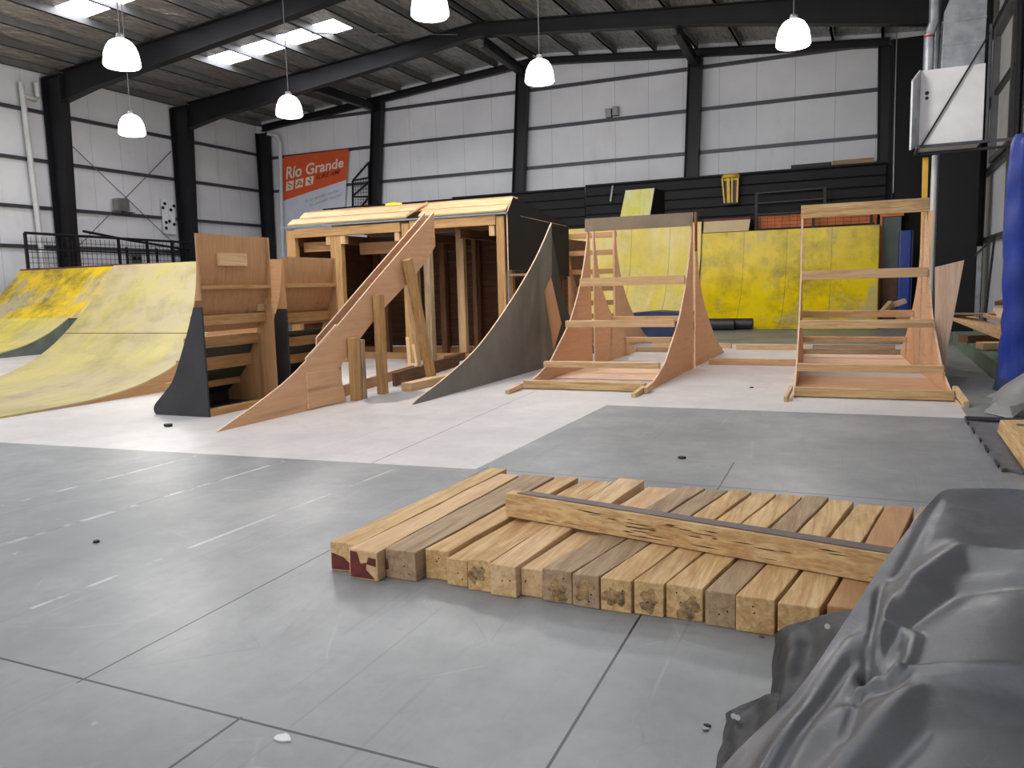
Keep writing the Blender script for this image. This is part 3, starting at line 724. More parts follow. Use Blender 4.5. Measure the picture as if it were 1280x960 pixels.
a = onX(-6, 341, -22.9); b = onX(9, 340.5, -22.9)
t.part('rail', MB().box(-22.93, -22.85, 14.3, 15.05, 2.28, 2.36), MT['bluestrip']); t.part('post', MB().box(-22.92, -22.86, 14.78, 14.86, 0, 2.28), MT['bluestrip']); t.done()

# ================================================================== STANDING BLACK-SIDED RAMP UNITS
def ramp_unit(label, xb, y0, y1, h, low_black, slats, ply_bits):
    """small quarter pipe facing left: curved side panels, ply skin, cross slats, open back towards the hall"""
    t = Thing('ramp_unit', label, 'ramp')
    prof = [(xb - .80, .0), (xb - .83, .05), (xb - .80, .12), (xb - .64, .26), (xb - .50, .40), (xb - .35, .68), (xb - .2, 1.0), (xb - .09, 1.28), (xb - .03, 1.6), (xb - .02, h)]
    pr = crv(prof, 4)
    for k, y in enumerate((y0, y1 - .025)):
        lo = [(x, z) for x, z in pr if z <= low_black]; hi = [(x, z) for x, z in pr if z >= low_black - .06]
        t.part('side_panel', MB().prism([(x, y, z) for x, z in lo] + [(xb, y, lo[-1][1]), (xb, y, 0)], (0, .025, 0)), [MT['blackside'] if k == 0 else wood('oldply', 'z')])
        t.part('side_panel', MB().prism([(x, y + .001, z) for x, z in hi] + [(xb, y + .001, h), (xb, y + .001, hi[0][1])], (0, .023, 0)), wood('oldply', 'z'))
    sk = [(x, z) for x, z in pr if z >= .86]
    A = [[Vector((x - .018, y, z)) for y in (y0 + .02, (y0 + y1) / 2, y1 - .02)] for x, z in sk]
    t.part('ply_face', MB().slab(A, [[p + Vector((.018, 0, 0)) for p in r_] for r_ in A]), wood('oldply', 'z'))
    sk = [(x, z) for x, z in pr if .1 <= z <= .9]
    A = [[Vector((x - .018, y, z)) for y in (y0 + .02, (y0 + y1) / 2, y1 - .02)] for x, z in sk]
    t.part('front_face', MB().slab(A, [[p + Vector((.018, 0, 0)) for p in r_] for r_ in A]), MT['greenply'])
    def px_at(z):
        for (xa, za), (xc, zc) in zip(pr, pr[1:]):
            if za <= z <= zc and zc > za and z > .13: return xa + (xc - xa) * (z - za) / (zc - za)
        return pr[-1][0]
    for z, hh, dd in slats:
        x = px_at(z)
        t.part('slat', MB().box(x + .002, min(x + dd, xb + .01), y0 + .027, y1 - .027, z, z + hh), wood('timber', 'y'))
    t.part('toe_board', MB().box(xb - .8, xb - .775, y0 + .027, y1 - .027, .003, .135), MT['greenply'])
    t.part('bottom_board', MB().box(xb - .74, xb - .3, y0 + .027, y1 - .027, .004, .02), MT['greenply'])
    t.part('bottom_rail', MB().box(xb - .13, xb - .01, y0 + .027, y1 - .027, 0, .07), wood('timber', 'y'))
    for z, ya, yb2, hh in ply_bits:
        x = px_at(z) + .001
        t.part('ply_patch', MB().box(x, x + .03, ya, yb2, z, z + hh), wood('pine', 'y'))
    t.done()
ramp_unit('tall black-sided ramp unit with bare plywood back standing in front of the pale bank', -6.62, 6.57, 7.72, 2.0, 1.27,
          [(1.40, .04, .11), (1.0, .11, .1), (.74, .13, .09), (.47, .15, .09), (.24, .12, .09)], [(1.66, 6.88, 7.32, .14), (1.13, 7.58, 7.69, .22)])
ramp_unit('second black-sided ramp unit, lower looking, half hidden behind the leaning plywood rib', -6.62, 7.95, 9.02, 1.78, 1.2,
          [(1.40, .05, .11), (.96, .12, .1), (.64, .12, .09), (.4, .12, .09)], [])
single('timber_offcut', MB().box(-6.9, -6.8, 7.765, 7.9, 0, 1.74), wood('timber', 'z'), 'upright timber offcut in the gap between the two black-sided ramp units', 'timber')

# ================================================================== PLYWOOD RIBS AND PROPS
outer = crv([(5.86, 0), (6.59, .245), (7.12, .47), (7.9, .92), (8.62, 1.37), (9.42, 1.86), (10.09, 2.27), (10.36, 2.44)], 4)
inner = crv([(10.37, 1.95), (9.81, 1.56), (8.8, 1.02), (7.98, .48), (7.92, .40)], 4)
def rib(name, label, x, th, dy=0., group=None, patch=True):
    t = Thing(name, label, 'rib')
    low = [] if patch else [(x, 7.62, 0)]
    poly = low + [(x, y + dy, z) for y, z in (outer if patch else [q for q in outer if q[0] > 7.6]) + inner] + [(x, 7.98 + dy, .0)]
    t.part('ply_sheet', MB().prism(poly, (th, 0, 0), 0, 1), [wood('ply', 'y'), wood('edge', 'y')])
    if patch: t.part('joint_patch', MB().prism([(x + th, 7.27 + dy, .02), (x + th, 7.99 + dy, .002), (x + th, 7.88 + dy, .41), (x + th, 7.27 + dy, .43)], (.018, 0, 0), 0, 1), [wood('ply', 'y'), wood('edge', 'y')])
    if patch: t.part('lifted_strip', MB().prism([(x - .001, y + dy, z + .004) for y, z in outer[9:13]] + [(x - .001, y + dy, z + .03) for y, z in outer[12:8:-1]], (th, 0, 0)), wood('edge', 'y'))
    t.done()
rib('plywood_rib', 'long curved plywood rib propped upright on timber posts, sweeping up from the pale floor', -5.85, .02)
rib('plywood_rib', 'twin curved plywood rib close behind the propped one, only its pale edge showing', -6.0, .02, .0, None, False)
def post(label, x, y, z0, z1, w=.1, d=.1, tone='timber', lean=(0, 0), extra=None):
    t = Thing('timber_post', label, 'post', 'timber props of the plywood rib')
    t.part('post', MB().bar((x, y, z0), (x + lean[0], y + lean[1], z1), d, w, up=(0, 1, 0)), wood(tone, 'z'), bevel=.004)
    if extra: t.part('spacer', extra[0], wood(extra[1], 'z'), bevel=.003)
    return t.done()
post('shortest squared timber prop of the plywood rib, nearest the camera', -5.765, 8.13, 0, .77, .12, .1, 'timber', extra=(MB().bar((-5.765, 8.25, 0), (-5.765, 8.25, .74), .1, .09, up=(0, 1, 0)), 'grey'))
post('second timber prop of the plywood rib, chest height with a pale cut top', -5.765, 8.72, 0, 1.28, .12, .1, 'timber')
post('leaning timber prop of the plywood rib, its foot behind the short block on the floor', -5.69, 9.86, .09, 1.74, .12, .1, 'timber', (-.06, -.42))
post('grey weathered tall prop behind the top end of the plywood rib', -6.35, 11.05, .192, 2.33, .12, .11, 'grey')
post('thin pale strut leaning behind the slanted timber prop', -6.07, 10.2, .2, 1.72, .05, .05, 'pine', (0, -.35))
t = Thing('base_plate', 'long timber floor plate running back from the foot of the plywood rib', 'timber')
t.part('plank', MB().bar((-6.1, 8.15, .07), (-6.62, 10.9, .07), .05, .14), wood('oldply', 'y')); t.part('plank', MB().bar((-6.02, 9.4, .1), (-6.5, 12.2, .1), .05, .18), wood('dim', 'y')); t.done()
single('timber_block', MB().bar((-5.58, 9.0, .055), (-5.52, 10.55, .055), .16, .11), wood('pine', 'y'), 'short squared timber lying on the floor at the foot of the leaning prop', 'timber', bevel=.004)

# dark rib
PF = [(9.2, 0), (9.5, .015), (9.95, .085), (10.55, .25), (10.85, .42), (11.4, .76), (11.75, 1.1), (12.0, 1.42), (12.2, 1.78), (12.33, 2.1), (12.42, 2.38)]
PR = [(12.62, 2.36), (12.75, 1.9), (12.92, 1.45), (13.2, 1.1), (13.6, .8), (14.2, .45), (14.8, .18), (15.35, .0)]
dk = crv([(7.97, 0), (8.05, .05), (8.82, .245), (9.75, .56), (10.86, 1.14), (11.83, 1.76), (12.56, 2.36)], 5)
t = Thing('ramp_side_sheet', 'large curved dark grey ramp side sheet standing between plywood rib and ramp frame', 'ramp side')
t.part('ply_sheet', MB().prism([(-4.85, y, z) for y, z in dk] + [(-4.85, 12.52, 1.5), (-4.85, 12.16, 1.25), (-4.85, 12.5, .34), (-4.85, 12.55, .0)], (-.02, 0, 0), 0, 1), [MT['greyply'], wood('edge', 'y')])
t.part('inner_brace', MB().prism([(-4.872, 12.1, .2), (-4.872, 12.55, .2), (-4.872, 12.99, .68), (-4.872, 12.5, 1.54), (-4.872, 12.08, 1.3)], (-.018, 0, 0)), wood('ply', 'z'), label='bare reddish plywood piece')
t.done()
rr = crv([(12.6, 2.33), (12.9, 1.72), (13.25, 1.0), (14.0, .45), (15.2, 0)], 4)
t = Thing('ramp_side_sheet', 'dark green-black rear side sheet standing just behind the dark grey one', 'ramp side')
t.part('ply_sheet', MB().prism([(-4.895, y, z) for y, z in rr] + [(-4.895, 12.57, 0), (-4.895, 12.57, 2.3)], (-.02, 0, 0)), MT['greenply'])
t.part('stiffener', MB().bar((-4.94, 12.8, .1), (-4.94, 12.8, 1.7), .04, .08, up=(0, 1, 0)), wood('dim', 'z')); t.done()

# ================================================================== RAMP FRAMES UNDER CONSTRUCTION
def ramp_frame(label, xl, xr, prof, back, rails, top=None, skids=None, group='unfinished ramp frames', sheet=None):
    """two curved plywood ribs tied by timber rails; xl / xr are functions of y"""
    t = Thing('unfinished_ramp', label, 'ramp frame', group)
    pr = crv(prof, 4)
    for f, sg in ((xl, 1), (xr, -1)):
        t.part('plywood_rib', MB().prism([(f(y), y, z) for y, z in pr] + [(f(back), back, 0)], (.02 * sg, 0, 0), 0, 1), [wood('ply', 'y'), wood('edge', 'y')])
    for y, z, w, h, tone in rails:
        t.part('rail', MB().bar((xl(y) + .022, y, z), (xr(y) - .022, y, z), w, h), wood(tone, 'x'), bevel=.003)
    if sheet:
        ya, yb_, tone = sheet; n_ = 4
        for k in range(n_):
            y0_, y1_ = ya + (yb_ - ya) * k / n_, ya + (yb_ - ya) * (k + 1) / n_ - .02
            t.part('base_board', MB().add([(f(y) + o, y, z) for z in (.003, .018) for y in (y0_, y1_) for f, o in ((xl, .03), (xr, -.03))], [(0, 2, 3, 1), (4, 5, 7, 6), (0, 1, 5, 4), (1, 3, 7, 5), (3, 2, 6, 7), (2, 0, 4, 6)]), wood(tone, 'x'))
    if top: y, z, w, h, m_ = top; t.part('top_rail', MB().bar((xl(y) - .01, y, z), (xr(y) + .01, y, z), w, h), m_)
    for s_ in skids or []:
        t.part('foot', s_, wood('pine', 'y'))
    return t.done()
cl = lambda v: (lambda y: v)
feet = [MB().bar((-4.14, 9.05, .025), (-4.14, 9.5, .06), .05, .05), MB().bar((-2.53, 9.1, .025), (-2.53, 9.6, .06), .05, .05)]
feet2 = [MB().bar((-2.475, 9.45, .04), (-2.475, 9.75, .07), .04, .07)]
ramp_frame('middle unfinished ramp frame, front half with curved plywood ribs and four timber rails', cl(-4.17), cl(-2.5), PF, 12.5,
           [(9.62, .06, .09, .1, 'beam'), (10.36, .25, .1, .08, 'pine'), (11.26, .76, .08, .1, 'pine'), (11.93, 1.37, .07, .125, 'pine')], (12.31, 2.27, .05, .2, MT['topstrip']), feet + feet2, sheet=(10.7, 12.4, 'edge'))
t = Thing('rib_splice', 'short upright plywood splice with a red edge beside the top of the middle ramp frame', 'splice')
t.part('splice', MB().box(-2.498, -2.48, 12.56, 12.66, 1.8, 2.4), MT['red']); t.part('cap_piece', MB().box(-2.498, -2.48, 12.51, 12.555, 2.2, 2.39), MT['topstrip']); t.done()
ramp_frame('middle unfinished ramp frame, rear half falling away to the back', cl(-4.17), cl(-2.5), PR, 12.62,
           [(13.6, .72, .07, .09, 'pine'), (14.4, .3, .1, .09, 'pine'), (15.2, .05, .1, .09, 'grey')])
ramp_frame('right unfinished ramp frame, front half with curved plywood ribs and timber rails', lambda y: -.78 - .05 * (y - 9.3), lambda y: .87 - .068 * (y - 9.4), PF, 12.5,
           [(9.62, .06, .09, .1, 'beam'), (10.36, .26, .1, .09, 'pine'), (11.26, .74, .08, .1, 'pine'), (11.95, 1.38, .07, .125, 'pine')], (12.31, 2.28, .06, .18, wood('beam', 'x')),
           [MB().bar((-.83, 9.15, .03), (-.81, 9.6, .1), .035, .06), MB().bar((.91, 9.2, .03), (.85, 9.75, .12), .05, .06)], sheet=(9.8, 11.6, 'ply'))
ramp_frame('right unfinished ramp frame, rear half with low timber rails', lambda y: -.78 - .055 * (y - 9.3), lambda y: .85 - .062 * (y - 9.4), PR, 12.62,
           [(13.3, .78, .08, .1, 'pine'), (14.2, .33, .09, .08, 'pine'), (15.1, .05, .1, .09, 'grey')], sheet=(12.75, 14.9, 'edge'))
for y, lab in ((13.05, 'nearer timber rail lying on the pale floor between the two ramp frames'), (15.9, 'farther timber rail lying on the floor between the two ramp frames')):
    single('floor_rail', MB().bar((-2.36, y, .05), (-1.02, y, .05), .09, .1), wood('pine', 'x'), lab, 'timber', bevel=.003)
single('floor_rail', MB().bar((-4.1, 16.2, .05), (-2.5, 16.2, .05), .1, .1), wood('pine', 'x'), 'timber rail lying on the floor just before the navy crash mat', 'timber', bevel=.003)
single('floor_rail', MB().bar((-.98, 15.95, .05), (.42, 16.05, .05), .1, .1), wood('grey', 'x'), 'greyish timber rail on the floor behind the right ramp frame', 'timber', bevel=.003)
# rear frame behind the timber box
rl_ = [(15.72, 2.44), (15.8, 2.0), (16.05, 1.5), (16.45, 1.05), (17.0, .65), (17.8, .22), (18.5, .0)]
t = Thing('unfinished_ramp', 'ladder-like rear ramp frame with rungs, seen behind the left rib of the middle ramp frame', 'ramp frame', 'unfinished ramp frames')
for x in (-5.75, -4.72):
    t.part('plywood_rib', MB().prism([(x, y, z) for y, z in crv(rl_, 4)] + [(x, 15.7, 0)], (.02, 0, 0), 0, 1), [wood('ply', 'z'), wood('edge', 'z')])
for y, z in ((15.75, 2.33), (15.77, 1.98), (15.85, 1.6), (16.1, 1.25), (16.4, .95), (16.8, .65)):
    t.part('rung', MB().box(-5.73, -4.72, y - .02, y + .1, z - .06, z + .04), wood('oldply', 'x'))
t.part('front_stile', MB().box(-4.74, -4.7, 15.62, 15.72, 0, 2.42), wood('ply', 'z')); t.done()
single('ply_partition', MB().box(-5.98, -5.94, 15.7, 17.6, 0, 2.3), wood('dim', 'z'), 'brown plywood partition in shade behind the dark grey ramp side sheet', 'partition')
# leaning sheet on the right
P_ = [onY(1167.5, 334, 11.35), onY(1204, 325, 11.35), onY(1183, 436, 11.35), onY(1181, 459, 11.35), onY(1167.5, 459, 11.35)]
P_[3].z = P_[4].z = .0
for p in P_: p.x += .012
t = Thing('plywood_offcut', 'large pale plywood offcut standing upright against the right ramp frame, wider at its top', 'plywood')
t.part('ply_sheet', MB().prism([(p.x, 11.35, max(p.z, 0)) for p in P_], (0, .02, 0), 0, 1), [wood('edge', 'z'), wood('edge', 'z')])
t.part('batten', MB().box(P_[4].x + .01, P_[4].x + .07, 11.372, 11.42, 0, 1.2), wood('pine', 'z')); t.done()

# ================================================================== TIMBER BOX (unfinished platform)
t = Thing('timber_platform', 'big unfinished timber platform with open post front, plank roof edge and dark ply end wall', 'platform')
X0, X1, Y0, Y1 = -10.3, -5.62, 12.45, 15.44
def vpost(x, y, z1, w, tone='timber', z0=0.0, d=.12): return t.part('post', MB().box(x - w / 2, x + w / 2, y, y + d, z0, z1), wood(tone, 'z'), bevel=.004)
for x, w in ((-10.15, .2), (-9.12, .24), (-7.6, .16)): vpost(x, Y0, 2.5, w)
vpost(-5.74, Y0, 2.52, .15)
vpost(-7.05, 13.45, 2.34, .15, 'pine')
vpost(-6.85, 13.62, 2.3, .08, 'dim')
for x in (-10.1, -9.1, -8.4, -7.6, -6.9, -6.3, -5.75): vpost(x, 15.25, 2.3, .13, 'dim')
for x in (-9.1, -8.35, -7.75, -6.5): vpost(x, 14.0, 2.25, .12, 'dim')
vpost(-7.72, 12.9, 2.3, .12, 'grey'); vpost(-6.25, 13.9, 2.3, .14, 'oldply')
t.part('front_beam', MB().box(X0 + .25, -7.7, Y0 - .02, Y0 + .1, 2.36, 2.52), wood('timber', 'x'))
t.part('front_beam', MB().box(-7.5, -5.82, Y0 - .02, Y0 + .1, 2.38, 2.54), wood('timber', 'x'))
t.part('edge_strip', MB().box(X0 - .05, X1 + .02, Y0 - .05, Y0 + .0, 2.545, 2.575), MT['bluestrip'])
for x in (-10.1, -9.05, -7.6, -6.6, -5.75):
    t.part('joist', MB().box(x - .05, x + .05, Y0 + .1, Y1 - .05, 2.2, 2.36), wood('dim', 'y'))
for x in (-9.28, -8.95, -7.78, -7.4, -7.12, -5.9): t.part('cleat', MB().box(x - .05, x + .05, Y0 + .0, Y0 + .1, 2.2, 2.37), wood('pine', 'z'))
t.part('side_shelf', MB().box(-10.05, -9.25, Y0 + .25, Y0 + .33, 2.1, 2.28), wood('timber', 'x'))
t.part('side_shelf', MB().box(-9.0, -7.75, Y0 + .6, Y0 + .7, 2.02, 2.24), wood('oldply', 'x'))
# plank roof edge
for y0, z0, y1, z1, xa, xb in ((12.42, 2.585, 12.56, 2.69, X0 + .12, -7.55), (12.575, 2.70, 12.72, 2.82, X0 + .28, X1), (12.42, 2.585, 12.56, 2.69, -7.3, X1), (12.73, 2.835, 12.95, 2.83, X0 + .34, X1)):
    t.part('roof_plank', MB().prism([(xa, y0, z0), (xa, y1, z1), (xa, y1 + .01, z1 + .03), (xa, y0 - .01, z0 + .03)], (xb - xa, 0, 0)), wood('pine', 'x'), bevel=.004)
t.part('roof_plank', MB().bar((-7.55, 12.42, 2.62), (-7.25, 12.66, 2.86), .07, .03), wood('pine', 'x'))
t.part('deck_sheet', MB().prism([(X0, 12.96, 2.80), (X1 - .02, 12.96, 2.80), (X1 - .02, Y1, 2.52), (X0, Y1, 2.52)], (0, 0, .02)), wood('oldply', 'x'))
j = t.part('end_wall', MB().prism([(X1, Y0, 1.62), (X1, Y0, 2.57), (X1, 12.70, 2.84), (X1, Y1, 2.53), (X1, Y1, 1.5)], (.02, 0, 0), 0, 1), [MT['blackply'], wood('edge', 'y')], label='black painted plywood end wall')
t.part('panel_joint', MB().bar((X1 + .021, 13.0, 2.545), (X1 + .021, 15.3, 2.50), .004, .012, up=(0, 0, 1)), wood('grey', 'y'), under=j)
t.part('edge_tape', MB().box(X1 + .0, X1 + .024, Y0 - .012, Y0, .9, 1.62), MT['bluestrip'])
# back boards with gaps
for k in range(9):
    z0 = .08 + k * .255
    if k == 7: z0 += .03
    t.part('back_board', MB().box(X0, -7.55 if k not in (0, 1, 2) else X1, 15.38, 15.41, z0, z0 + (.252 if k != 7 else .2)), wood('dim', 'x'))
for k in range(5):
    for xa, xb in ([(-7.55, X1)] if k != 2 else [(-7.55, -7.12), (-6.66, X1)]): t.part('back_board', MB().box(xa, xb, 15.38, 15.41, .84 + k * .33, 1.165 + k * .33), wood('dim', 'x'))
t.part('left_wall', MB().box(X0, X0 + .02, Y0 + .15, Y1, .0, 2.5), wood('dim', 'y'))
for y in (13.2, 14.6): t.part('floor_plate', MB().box(X0 + .1, X1 - .1, y, y + .1, 0, .12), wood('oldply', 'x'))
t.part('floor_plate', MB().box(-7.0, -6.88, 12.6, 15.2, .0, .12), wood('dim', 'y'))
t.part('shelf', MB().box(-5.95, -5.3, 13.1, 13.9, 1.52, 1.56), wood('ply', 'y'))
t.done()
t = Thing('spirit_level', 'small bright yellow tool lying on the plank roof of the timber platform', 'tool')
p = onY(494, 256, 12.9)
t.part('body', MB().box(p.x - .18, p.x + .14, 12.84, 12.92, 2.868, 2.915), MT['bright'], bevel=.01); t.part('handle', MB().box(p.x - .1, p.x + .02, 12.86, 12.9, 2.915, 2.935), MT['yellowp']); t.done()
# loose pieces inside the platform
for a, b, lab in (((-6.7, 10.95, .0), (-6.95, 11.3, .55), 'thin offcut leaning under the plywood rib, the steeper of two'), ((-6.55, 10.95, .0), (-6.9, 11.4, .42), 'thin offcut leaning under the plywood rib, the flatter of two')):
    single('timber_offcut', MB().bar(a, b, .05, .03), wood('pine', 'z'), lab, 'timber')

# ================================================================== RIGHT SIDE
single('floor_kerb', MB().box(1.45, XR - .13, 11.0, 17.6, 0, .24), MT['green'], 'low green kerb platform along the right wall under the offcuts', 'kerb', bevel=.01)
t = Thing('boxed_pillar', 'wide black boxed pillar standing before the right wall, below the heater', 'pillar')
t.part('boxing', MB().box(1.36, 2.2, 21.45, 21.9, 0, 6.2), MT['black'], bevel=.02); t.part('corner_bead', MB().box(1.335, 1.36, 21.43, 21.6, 0, 6.2), MT['girt']); t.done()
# heater
t = Thing('unit_heater', 'white box unit heater hung high on the right wall on steel brackets', 'heater')
hx0, hx1, hz0, hz1, hy = .72, 1.76, 3.72, 5.05, 17.0
t.part('casing', MB().box(hx0, hx1, hy, hy + 1.0, hz0, hz1), MT['white'], bevel=.008)
t.part('side_door', MB().prism([(hx0 - .002, hy, hz0), (hx0 - .002, hy, hz1), (hx0 - .14, hy - .35, hz1 - .25), (hx0 - .14, hy - .35, hz0 - .12)], (.015, .0, .0)), MT['galv'])
t.part('door_edge', MB().bar((hx0 - .14, hy - .355, hz1 - .25), (hx0 - .14, hy - .355, hz0 - .12), .03, .03, up=(0, 1, 0)).bar((hx0 - .14, hy - .35, hz1 - .24), (hx0 - .005, hy - .012, hz1), .025, .02), MT['white'])
t.part('louvre', MB().box(hx0 - .02, hx0 - .004, hy + .1, hy + .9, hz0 + .15, hz1 - .15), MT['galv'])
t.part('grommet', MB().tube([(.84, hy - .012, 4.64), (.84, hy, 4.64)], .035, 10).tube([(.84, hy - .012, 4.55), (.84, hy, 4.55)], .03, 10), MT['steel'])
t.part('base_frame', MB().box(hx0 - .02, XR - .14, hy - .01, hy + .05, hz0 - .05, hz0).box(hx0 - .02, XR - .14, hy + .95, hy + 1.0, hz0 - .05, hz0).box(hx0 - .02, hx0 + .03, hy + .05, hy + .95, hz0 - .05, hz0), MT['girt'])
t.part('brace', MB().bar((hx0 + .05, hy - .03, hz0 - .03), (1.8, hy - .03, 5.55), .03, .03), MT['steel'])
t.part('wall_bracket', MB().box(1.79, 1.83, hy - .04, hy + .02, hz0 - .05, 5.7), MT['girt'])
t.done()
t = Thing('air_duct', 'dull galvanised air duct rising from the white heater to the roof', 'duct')
t.part('duct', MB().prism([(1.06, hy + .1, 5.06), (1.75, hy + .1, 5.06), (1.75, hy + .1, 6.95), (1.2, hy + .1, 6.95), (1.2, hy + .1, 6.35), (1.08, hy + .1, 6.05)], (0, .7, 0)), MT['galv'], bevel=.01)
for z in (5.45, 5.85, 6.3): t.part('seam', MB().box(1.055, 1.755, hy + .085, hy + .1, z, z + .03), MT['galv'])
t.done()
t = Thing('flue_pipe', 'silver flue pipe with a red band rising left of the galvanised air duct', 'pipe')
t.part('lower_pipe', MB().tube([(.86, hy + .3, 5.062), (.86, hy + .3, 5.75)], .09, 16), MT['galv']); t.part('clamp', MB().tube([(.86, hy + .3, 5.68), (.86, hy + .3, 5.72)], .094, 16), MT['red'])
t.part('upper_pipe', MB().tube([(.86, hy + .3, 5.75), (.93, hy + .3, 5.95), (.93, hy + .3, 7.0)], .09, 16), MT['galv']); t.done()
single('flue_pipe', MB().tube([(1.0, hy + .55, 5.06), (1.0, hy + .55, 7.0)], .05, 12), MT['galv'], 'thinner silver pipe between the flue and the air duct', 'pipe')
t = Thing('vent_frame', 'grey steel frame with pale panel on the right wall beside the heater', 'frame')
t.part('panel', MB().box(XR - .03, XR - .004, 18.6, 21.2, 3.85, 6.6), MT['white'])
for y0, y1, z0, z1 in ((18.4, 18.6, 2.2, 6.7), (21.2, 21.35, 3.8, 6.7), (18.6, 21.2, 3.78, 3.9), (18.6, 21.2, 6.5, 6.7)): t.part('frame_bar', MB().box(XR - .16, XR - .004, y0, y1, z0, z1), MT['purlin'])
t.done()
# rope
single('hanging_rope', MB().tube([(.41, 22.6, 8.0), (.42, 22.6, 5.5), (.44, 22.6, 3.4)], .014, 6), MT['alu'], 'thin grey rope hanging from the roof left of the heater', 'rope')
# standing timbers behind the right frame
single('ochre_post', MB().bar((.92, 17.9, 0), (.9, 17.9, 3.6), .1, .1, up=(0, 1, 0)), MT['ochre'], 'tall ochre post standing behind the right ramp frame, below the heater', 'post', bevel=.005)
single('white_pipe', MB().tube([(1.09, 18.6, 0), (1.1, 18.6, 3.72)], .055, 12), MT['pvc'], 'white pipe standing beside the ochre post, left of the black pillar', 'pipe')
single('split_timber', MB().bar((.96, 17.4, 0), (1.0, 17.4, 2.55), .09, .06, up=(0, 1, 0)).bar((.9, 17.38, 0), (.93, 17.38, 1.7), .06, .05, up=(0, 1, 0)), wood('pine', 'z'), 'pale split timber standing between the ochre post and the white pipe', 'timber')
# blue tarpaulin stack
t = Thing('covered_mat_stack', 'tall stack of mats wrapped in a blue tarpaulin at the right edge', 'stack')
nx = 40; nz = 46
def blue(u, v):
    """u runs round the left and front faces, v up"""
    z = v * 2.86
    w = .025 * math.sin(9 * v + 7 * u) + .02 * math.sin(23 * u + 5 * v) + .015 * math.sin(31 * v - 12 * u)
    pts = [(1.62, 12.3), (1.35, 10.62), (1.47, 10.45), (2.3, 10.45)]
    L = [0, .42, .52, 1.]
    for i in range(3):
        if u <= L[i + 1] or i == 2:
            s_ = (u - L[i]) / (L[i + 1] - L[i]); x = pts[i][0] + (pts[i + 1][0] - pts[i][0]) * s_; y = pts[i][1] + (pts[i + 1][1] - pts[i][1]) * s_; break
    nrm = (-1, 0) if i == 0 else ((-.6, -.8) if i == 1 else (0, -1))
    r = max(0, v - .93) / .07
    return Vector((x + nrm[0] * (w - .12 * r * r) + (.02 * v if i == 0 else 0), y + nrm[1] * (w - .12 * r * r), z + .02 * math.sin(6 * u) * v))
P = [[blue(u / nx, v / nz) for u in range(nx + 1)] for v in range(nz + 1)]
m = MB(); m.grid(P, 0, True)
top = P[-1]; c0 = Vector((1.9, 11.4, 2.9))
m.grid([top, [p.lerp(Vector((1.9, 11.5, 2.86)), .6) + Vector((0, 0, .03)) for p in top], [Vector((1.9, 11.5, 2.88)) for p in top]], 0, True)
m.add([P[0][0], P[-1][0], (2.3, 12.4, 2.82), (2.3, 12.4, 0)], [(0, 1, 2, 3)]); m.add([P[0][-1], P[-1][-1], (2.3, 12.4, 2.82), (2.3, 12.4, 0)], [(3, 2, 1, 0)])
t.part('tarpaulin', m, MT['bluetarp'])
t.part('hem', MB().slab([[blue(.38 + .62 * u / 20, .0 + .05 * k) + Vector((-.012, -.012, 0)) for u in range(21)] for k in range(2)], [[blue(.38 + .62 * u / 20, .0 + .05 * k) + Vector((.004, .004, 0)) for u in range(21)] for k in range(2)]), MT['navy'])
t.part('top_board', MB().box(1.6, 2.25, 10.65, 11.6, 2.90, 2.935), wood('pine', 'x')); t.done()
# grey cloth bundle + black sheet + wood piece
m = MB(); n1, n2 = 22, 16; P = []
for i in range(n1 + 1):
    row = []
    for k in range(n2 + 1):
        u = i / n1; v = k / n2
        x = 1.16 + u * 1.1; y = 8.72 + v * 1.3
        z = .34 * (min(1, u * 3.2) ** .6) * (math.sin(PI * min(1, max(0, v * .92 + .05))) ** .5) + .18 * u + .03 * math.sin(9 * u + 4 * v) + .025 * math.sin(14 * v - 5 * u)
        row.append(Vector((x - .06 * math.sin(6 * v) * (1 - u), y, max(z * 1.05, .012 if (i in (0, n1) or k in (0, n2)) else .012))))
    P.append(row)
base_ = [[Vector((p.x, p.y, .004)) for p in r_] for r_ in P]
t = Thing('cloth_bundle', 'crumpled grey cloth bundle on the floor at the foot of the blue stack', 'cloth')
t.part('cloth', m.slab(P, base_), MT['greycloth'])
t.part('black_corner', MB().prism([(1.02, 8.85, .01), (1.2, 9.05, .16), (1.3, 8.6, .08), (1.2, 8.5, .01)], (.02, 0, .012)), MT['blackhem']); t.done()
P = []
for i in range(15):
    row = []
    for k in range(21):
        u = i / 14; v = k / 20
        x = .82 + u * .55 + .02 * v; y = 8.25 - v * 2.05 + .04 * math.sin(20 * u)
        row.append(Vector((x, y, .012 + .012 * abs(math.sin(26 * v + 4 * u)) * abs(math.sin(7 * u + 1)) + (.01 if i == 0 else 0))))
    P.append(row)
t = Thing('plastic_sheet', 'dark crinkled plastic sheet lying flat on the floor at the right edge', 'sheet')
t.part('sheet', MB().slab(P, [[Vector((p.x, p.y, .003)) for p in r_] for r_ in P]), MT['plastic'])
for k in (1, 4, 5, 9, 12, 13, 17, 18): t.part('hem_stitch', MB().box(P[0][k].x - .008, P[0][k].x + .008, min(P[0][k].y, P[0][k + 1].y), max(P[0][k].y, P[0][k + 1].y), .01, .03), MT['blackhem'])
t.part('folded_edge', MB().box(.82, 1.3, 8.22, 8.4, .003, .035), MT['blackhem']); t.done()
t = Thing('timber_piece', 'pale rough timber piece lying on the dark plastic sheet at the right edge', 'timber')
t.part('timber', MB().prism([(.985, 7.62, .035), (1.3, 7.62, .035), (1.3, 7.62, .15), (1.0, 7.6, .14)], (-.03, -1.85, 0)), wood('beam', 'y'), bevel=.008); t.part('nail_plate', MB().box(1.08, 1.14, 7.3, 7.36, .146, .152), MT['alu']); t.done()
